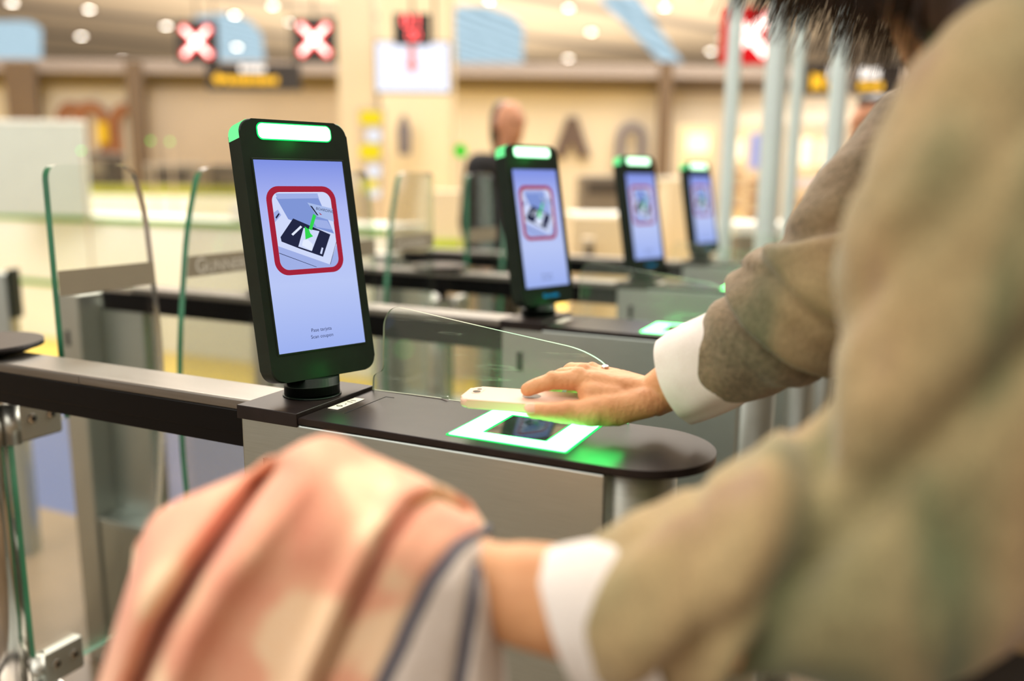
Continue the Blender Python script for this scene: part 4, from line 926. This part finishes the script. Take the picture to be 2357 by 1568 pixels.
# ================================================================ THE PINK COAT over her left hand
co = thing('coat', 'salmon pink coat with cream blobs hanging over the left hand, in front', 'coat', at(760, 1400, .53))
CO = V(co.location)
TOP = [(322, 1250), (336, 1205), (362, 1172), (420, 1140), (500, 1108), (590, 1072), (650, 1036), (700, 1008), (745, 994), (790, 1002), (850, 1036), (930, 1070), (1000, 1104), (1050, 1136), (1090, 1164), (1112, 1190), (1126, 1225)]
def poly_at(P_, s_):
    ls = [math.dist(P_[i], P_[i + 1]) for i in range(len(P_) - 1)]; tt = s_ * sum(ls)
    for i, l_ in enumerate(ls):
        if tt <= l_ or i == len(ls) - 1: f_ = tt / l_; return (P_[i][0] + (P_[i + 1][0] - P_[i][0]) * f_, P_[i][1] + (P_[i + 1][1] - P_[i][1]) * f_)
        tt -= l_
def dist_line(p_, Ln):
    best = 1e9; sd = 1
    for i in range(len(Ln) - 1):
        a_, b_ = V(Ln[i]), V(Ln[i + 1]); e_ = b_ - a_; t_ = max(0, min(1, (V(p_) - a_).dot(e_) / e_.length_squared)); d_ = (V(p_) - a_ - e_ * t_)
        if d_.length < best: best = d_.length; sd = 1 if e_.x * d_.y - e_.y * d_.x > 0 else -1
    return best * sd
C1 = [(625, 1075), (540, 1190), (455, 1310), (375, 1440), (318, 1568), (280, 1700)]
C2 = [(1075, 1172), (1010, 1140), (950, 1165), (885, 1250), (820, 1380), (740, 1560), (690, 1720)]
C3 = [(500, 1600), (600, 1400), (700, 1200)]
LN1 = [(1122, 1216), (1050, 1262), (985, 1345), (935, 1455), (875, 1590), (800, 1760)]
LN2 = [(1096, 1300), (1082, 1420), (1050, 1600), (1030, 1760)]
nu, nv = 90, 70
vs, fs, mi = [], [], []
def cpt(u, v):
    tx, ty = poly_at(TOP, u); bx_ = 150 + 1050 * u; by_ = 1820
    x = tx + (bx_ - tx) * v; y = ty + (by_ - ty) * v
    return x, y
for j in range(nv + 1):
    v = j / nv
    for i in range(nu + 1):
        u = i / nu; x, y = cpt(u, v)
        d = .560 - .075 * (1 - (1 - min(1, v / .35)) ** 2) - .02 * math.sin(math.pi * u) + .02 * v
        edge = min(u, 1 - u); d += .05 * max(0, 1 - edge / .10) ** 2
        k1 = dist_line((x, y), C1); d += (.045 * math.exp(-(k1 / 22) ** 2) - .014 * math.exp(-((k1 + 70) / 45) ** 2) - .010 * math.exp(-((k1 - 60) / 40) ** 2)) * min(1, v / .06 + .15)
        k2 = dist_line((x, y), C2); d += (.026 * math.exp(-(k2 / 14) ** 2) - .012 * math.exp(-((k2 - 34) / 26) ** 2)) * min(1, v / .04 + .2)
        l1 = dist_line((x, y), LN1); l2 = dist_line((x, y), LN2)
        d += .010 * math.exp(-(l2 / 14) ** 2) + .006 * math.exp(-(l1 / 14) ** 2)
        d += .006 * noise.noise(V((x / 170, y / 260, 3)))
        vs.append(at(x, y, d) - CO)
bt = len(vs)                                                # back flap
for j in range(1, 22):
    v = j / 21
    for i in range(nu + 1):
        u = i / nu; x, y = cpt(u, v * .9); edge = min(u, 1 - u)
        d = .560 + .045 * (1 - (1 - min(1, v / .3)) ** 2) + .05 * max(0, 1 - edge / .10) ** 2 * (1 - v)
        vs.append(at(560 + (x - 560) * (1 - .10 * min(1, v * 3)), y + 22 * min(1, v * 4), d) - CO)
def fc(a, b_, c_, d_, m_): fs.append((a, b_, c_, d_)); mi.append(m_)
for j in range(nv):
    for i in range(nu):
        x, y = cpt((i + .5) / nu, (j + .5) / nv); l1 = dist_line((x, y), LN1)
        fc(j * (nu + 1) + i, j * (nu + 1) + i + 1, (j + 1) * (nu + 1) + i + 1, (j + 1) * (nu + 1) + i, 1 if l1 < 0 and y > 1215 else 0)
for j in range(21):
    for i in range(nu):
        r0 = i if j == 0 else bt + (j - 1) * (nu + 1) + i; r1 = bt + j * (nu + 1) + i
        fc(r0, r1, r1 + 1, r0 + 1, 0)
b = B(); b.geo(vs, fs, mi); cl = b.build('cloth', ['coat', 'lining'], co, ang=120)
md = cl.modifiers.new('sub', 'SUBSURF'); md.levels = 1; md.render_levels = 1
md = cl.modifiers.new('thick', 'SOLIDIFY'); md.thickness = .004; md.offset = 1
bv = None
for LN in (LN1, LN2):
    pts = []
    for k in range(31):
        x, y = poly_at(LN, k / 30)
        best = None
        pts.append((x, y))
    b = B(); tp = []
    for (x, y) in pts:                                         # the piping lies on the cloth
        bi = min(range(bt), key=lambda q_: (lambda w_: (w_[0] - x) ** 2 + (w_[1] - y) ** 2)(cpt((q_ % (nu + 1)) / nu, (q_ // (nu + 1)) / nv)))
        tp.append(V(vs[bi]) - FWD * .003)
    sm = [tp[0]] + [(tp[k - 1] + tp[k] * 2 + tp[k + 1]) / 4 for k in range(1, 30)] + [tp[30]]
    sm = [sm[0]] + [(sm[k - 1] + sm[k] * 2 + sm[k + 1]) / 4 for k in range(1, 30)] + [sm[30]]
    b.tube(sm, .0042, 8); b.build('piping', 'piping', co)
# ================================================================ CAMERA, LIGHT
cd = bpy.data.cameras.new('camera'); cam = bpy.data.objects.new('camera', cd); COL.objects.link(cam)
cam.matrix_world = M(((RGT.x, UPV.x, -FWD.x, CAM.x), (RGT.y, UPV.y, -FWD.y, CAM.y), (RGT.z, UPV.z, -FWD.z, CAM.z), (0, 0, 0, 1)))
cd.sensor_width = 36; cd.sensor_fit = 'HORIZONTAL'; cd.lens = FPX / W * 36; cd.clip_end = 200; cd.clip_start = .02
cd.dof.use_dof = True; cd.dof.focus_distance = 1.02; cd.dof.aperture_fstop = 1.5; cd.dof.aperture_blades = 9
sc.camera = cam
w = bpy.data.worlds.new('World'); sc.world = w; w.use_nodes = True
bg = w.node_tree.nodes['Background']; bg.inputs[0].default_value = (1, .94, .86, 1); bg.inputs[1].default_value = .9
def area(name, loc, size, power, col, rot=(0, 0, 0), sy=None):
    l = bpy.data.lights.new(name, 'AREA'); l.energy = power; l.color = col; l.size = size
    if sy: l.shape = 'RECTANGLE'; l.size_y = sy
    o = bpy.data.objects.new(name, l); COL.objects.link(o); o.location = loc; o.rotation_euler = rot; return o
area('hall_light', (0, -1, 9.2), 14, 1000, (1, .965, .91))
area('hall_light', (-4, 12, 9.2), 22, 6200, (1, .95, .88), sy=14)
area('front_fill', (-3, -6, 6.5), 8, 420, (1, .96, .90), (math.radians(62), 0, math.radians(-6)))  # added fill from the camera side, no fitting in the hall
c = CAM + FH * 36; area('ceiling_fill', (c.x, c.y, 2.2), 40, 11500, (1, .94, .86), (math.pi, 0, 0))  # added upward fill in mid-air to brighten the ceiling
def lamp(name, loc, e, col, r):
    l = bpy.data.lights.new(name, 'POINT'); l.energy = e; l.color = col; l.shadow_soft_size = r
    o = bpy.data.objects.new(name, l); COL.objects.link(o); o.location = loc
lamp('ring_spill_fill', (.446, .034, 1.094), .022, (.02, 1, .14), .018)  # extra lamps added to strengthen the scanner ring's green spill
lamp('ring_spill_fill', (.350, .008, 1.095), .02, (.02, 1, .14), .012)
area('counter_fill', (-5.5, 1.2, 4.2), 4, 110, (1, .97, .92), (math.radians(58), 0, 0))  # added fill to whiten the counter fronts
a = area('ring_glow_fill', (.438, .050, 1.0895), .05, .075, (.02, 1, .14), sy=.05)  # area lamp added to throw a green patch on the lid
for k in (0, 1):
    kp = KR + V((0, k * P, 0)) + S0
    lamp('status_glow_fill', kp + kup * .146 + knn * .024, .035, (.02, 1, .12), .012); lamp('status_glow_fill', kp + kup * -.146 + knn * .022, .012, (.02, 1, .12), .015)  # lamps added to put a green glow on the screen housings
sc.view_settings.view_transform = 'Standard'; sc.view_settings.look = 'None'; sc.view_settings.exposure = 0; sc.view_settings.gamma = 1
sc.cycles.use_denoising = True; sc.cycles.transparent_max_bounces = 24; sc.cycles.max_bounces = 7; sc.cycles.diffuse_bounces = 3; sc.cycles.glossy_bounces = 4; sc.cycles.use_adaptive_sampling = True; sc.cycles.adaptive_threshold = .03; sc.cycles.sample_clamp_indirect = 6
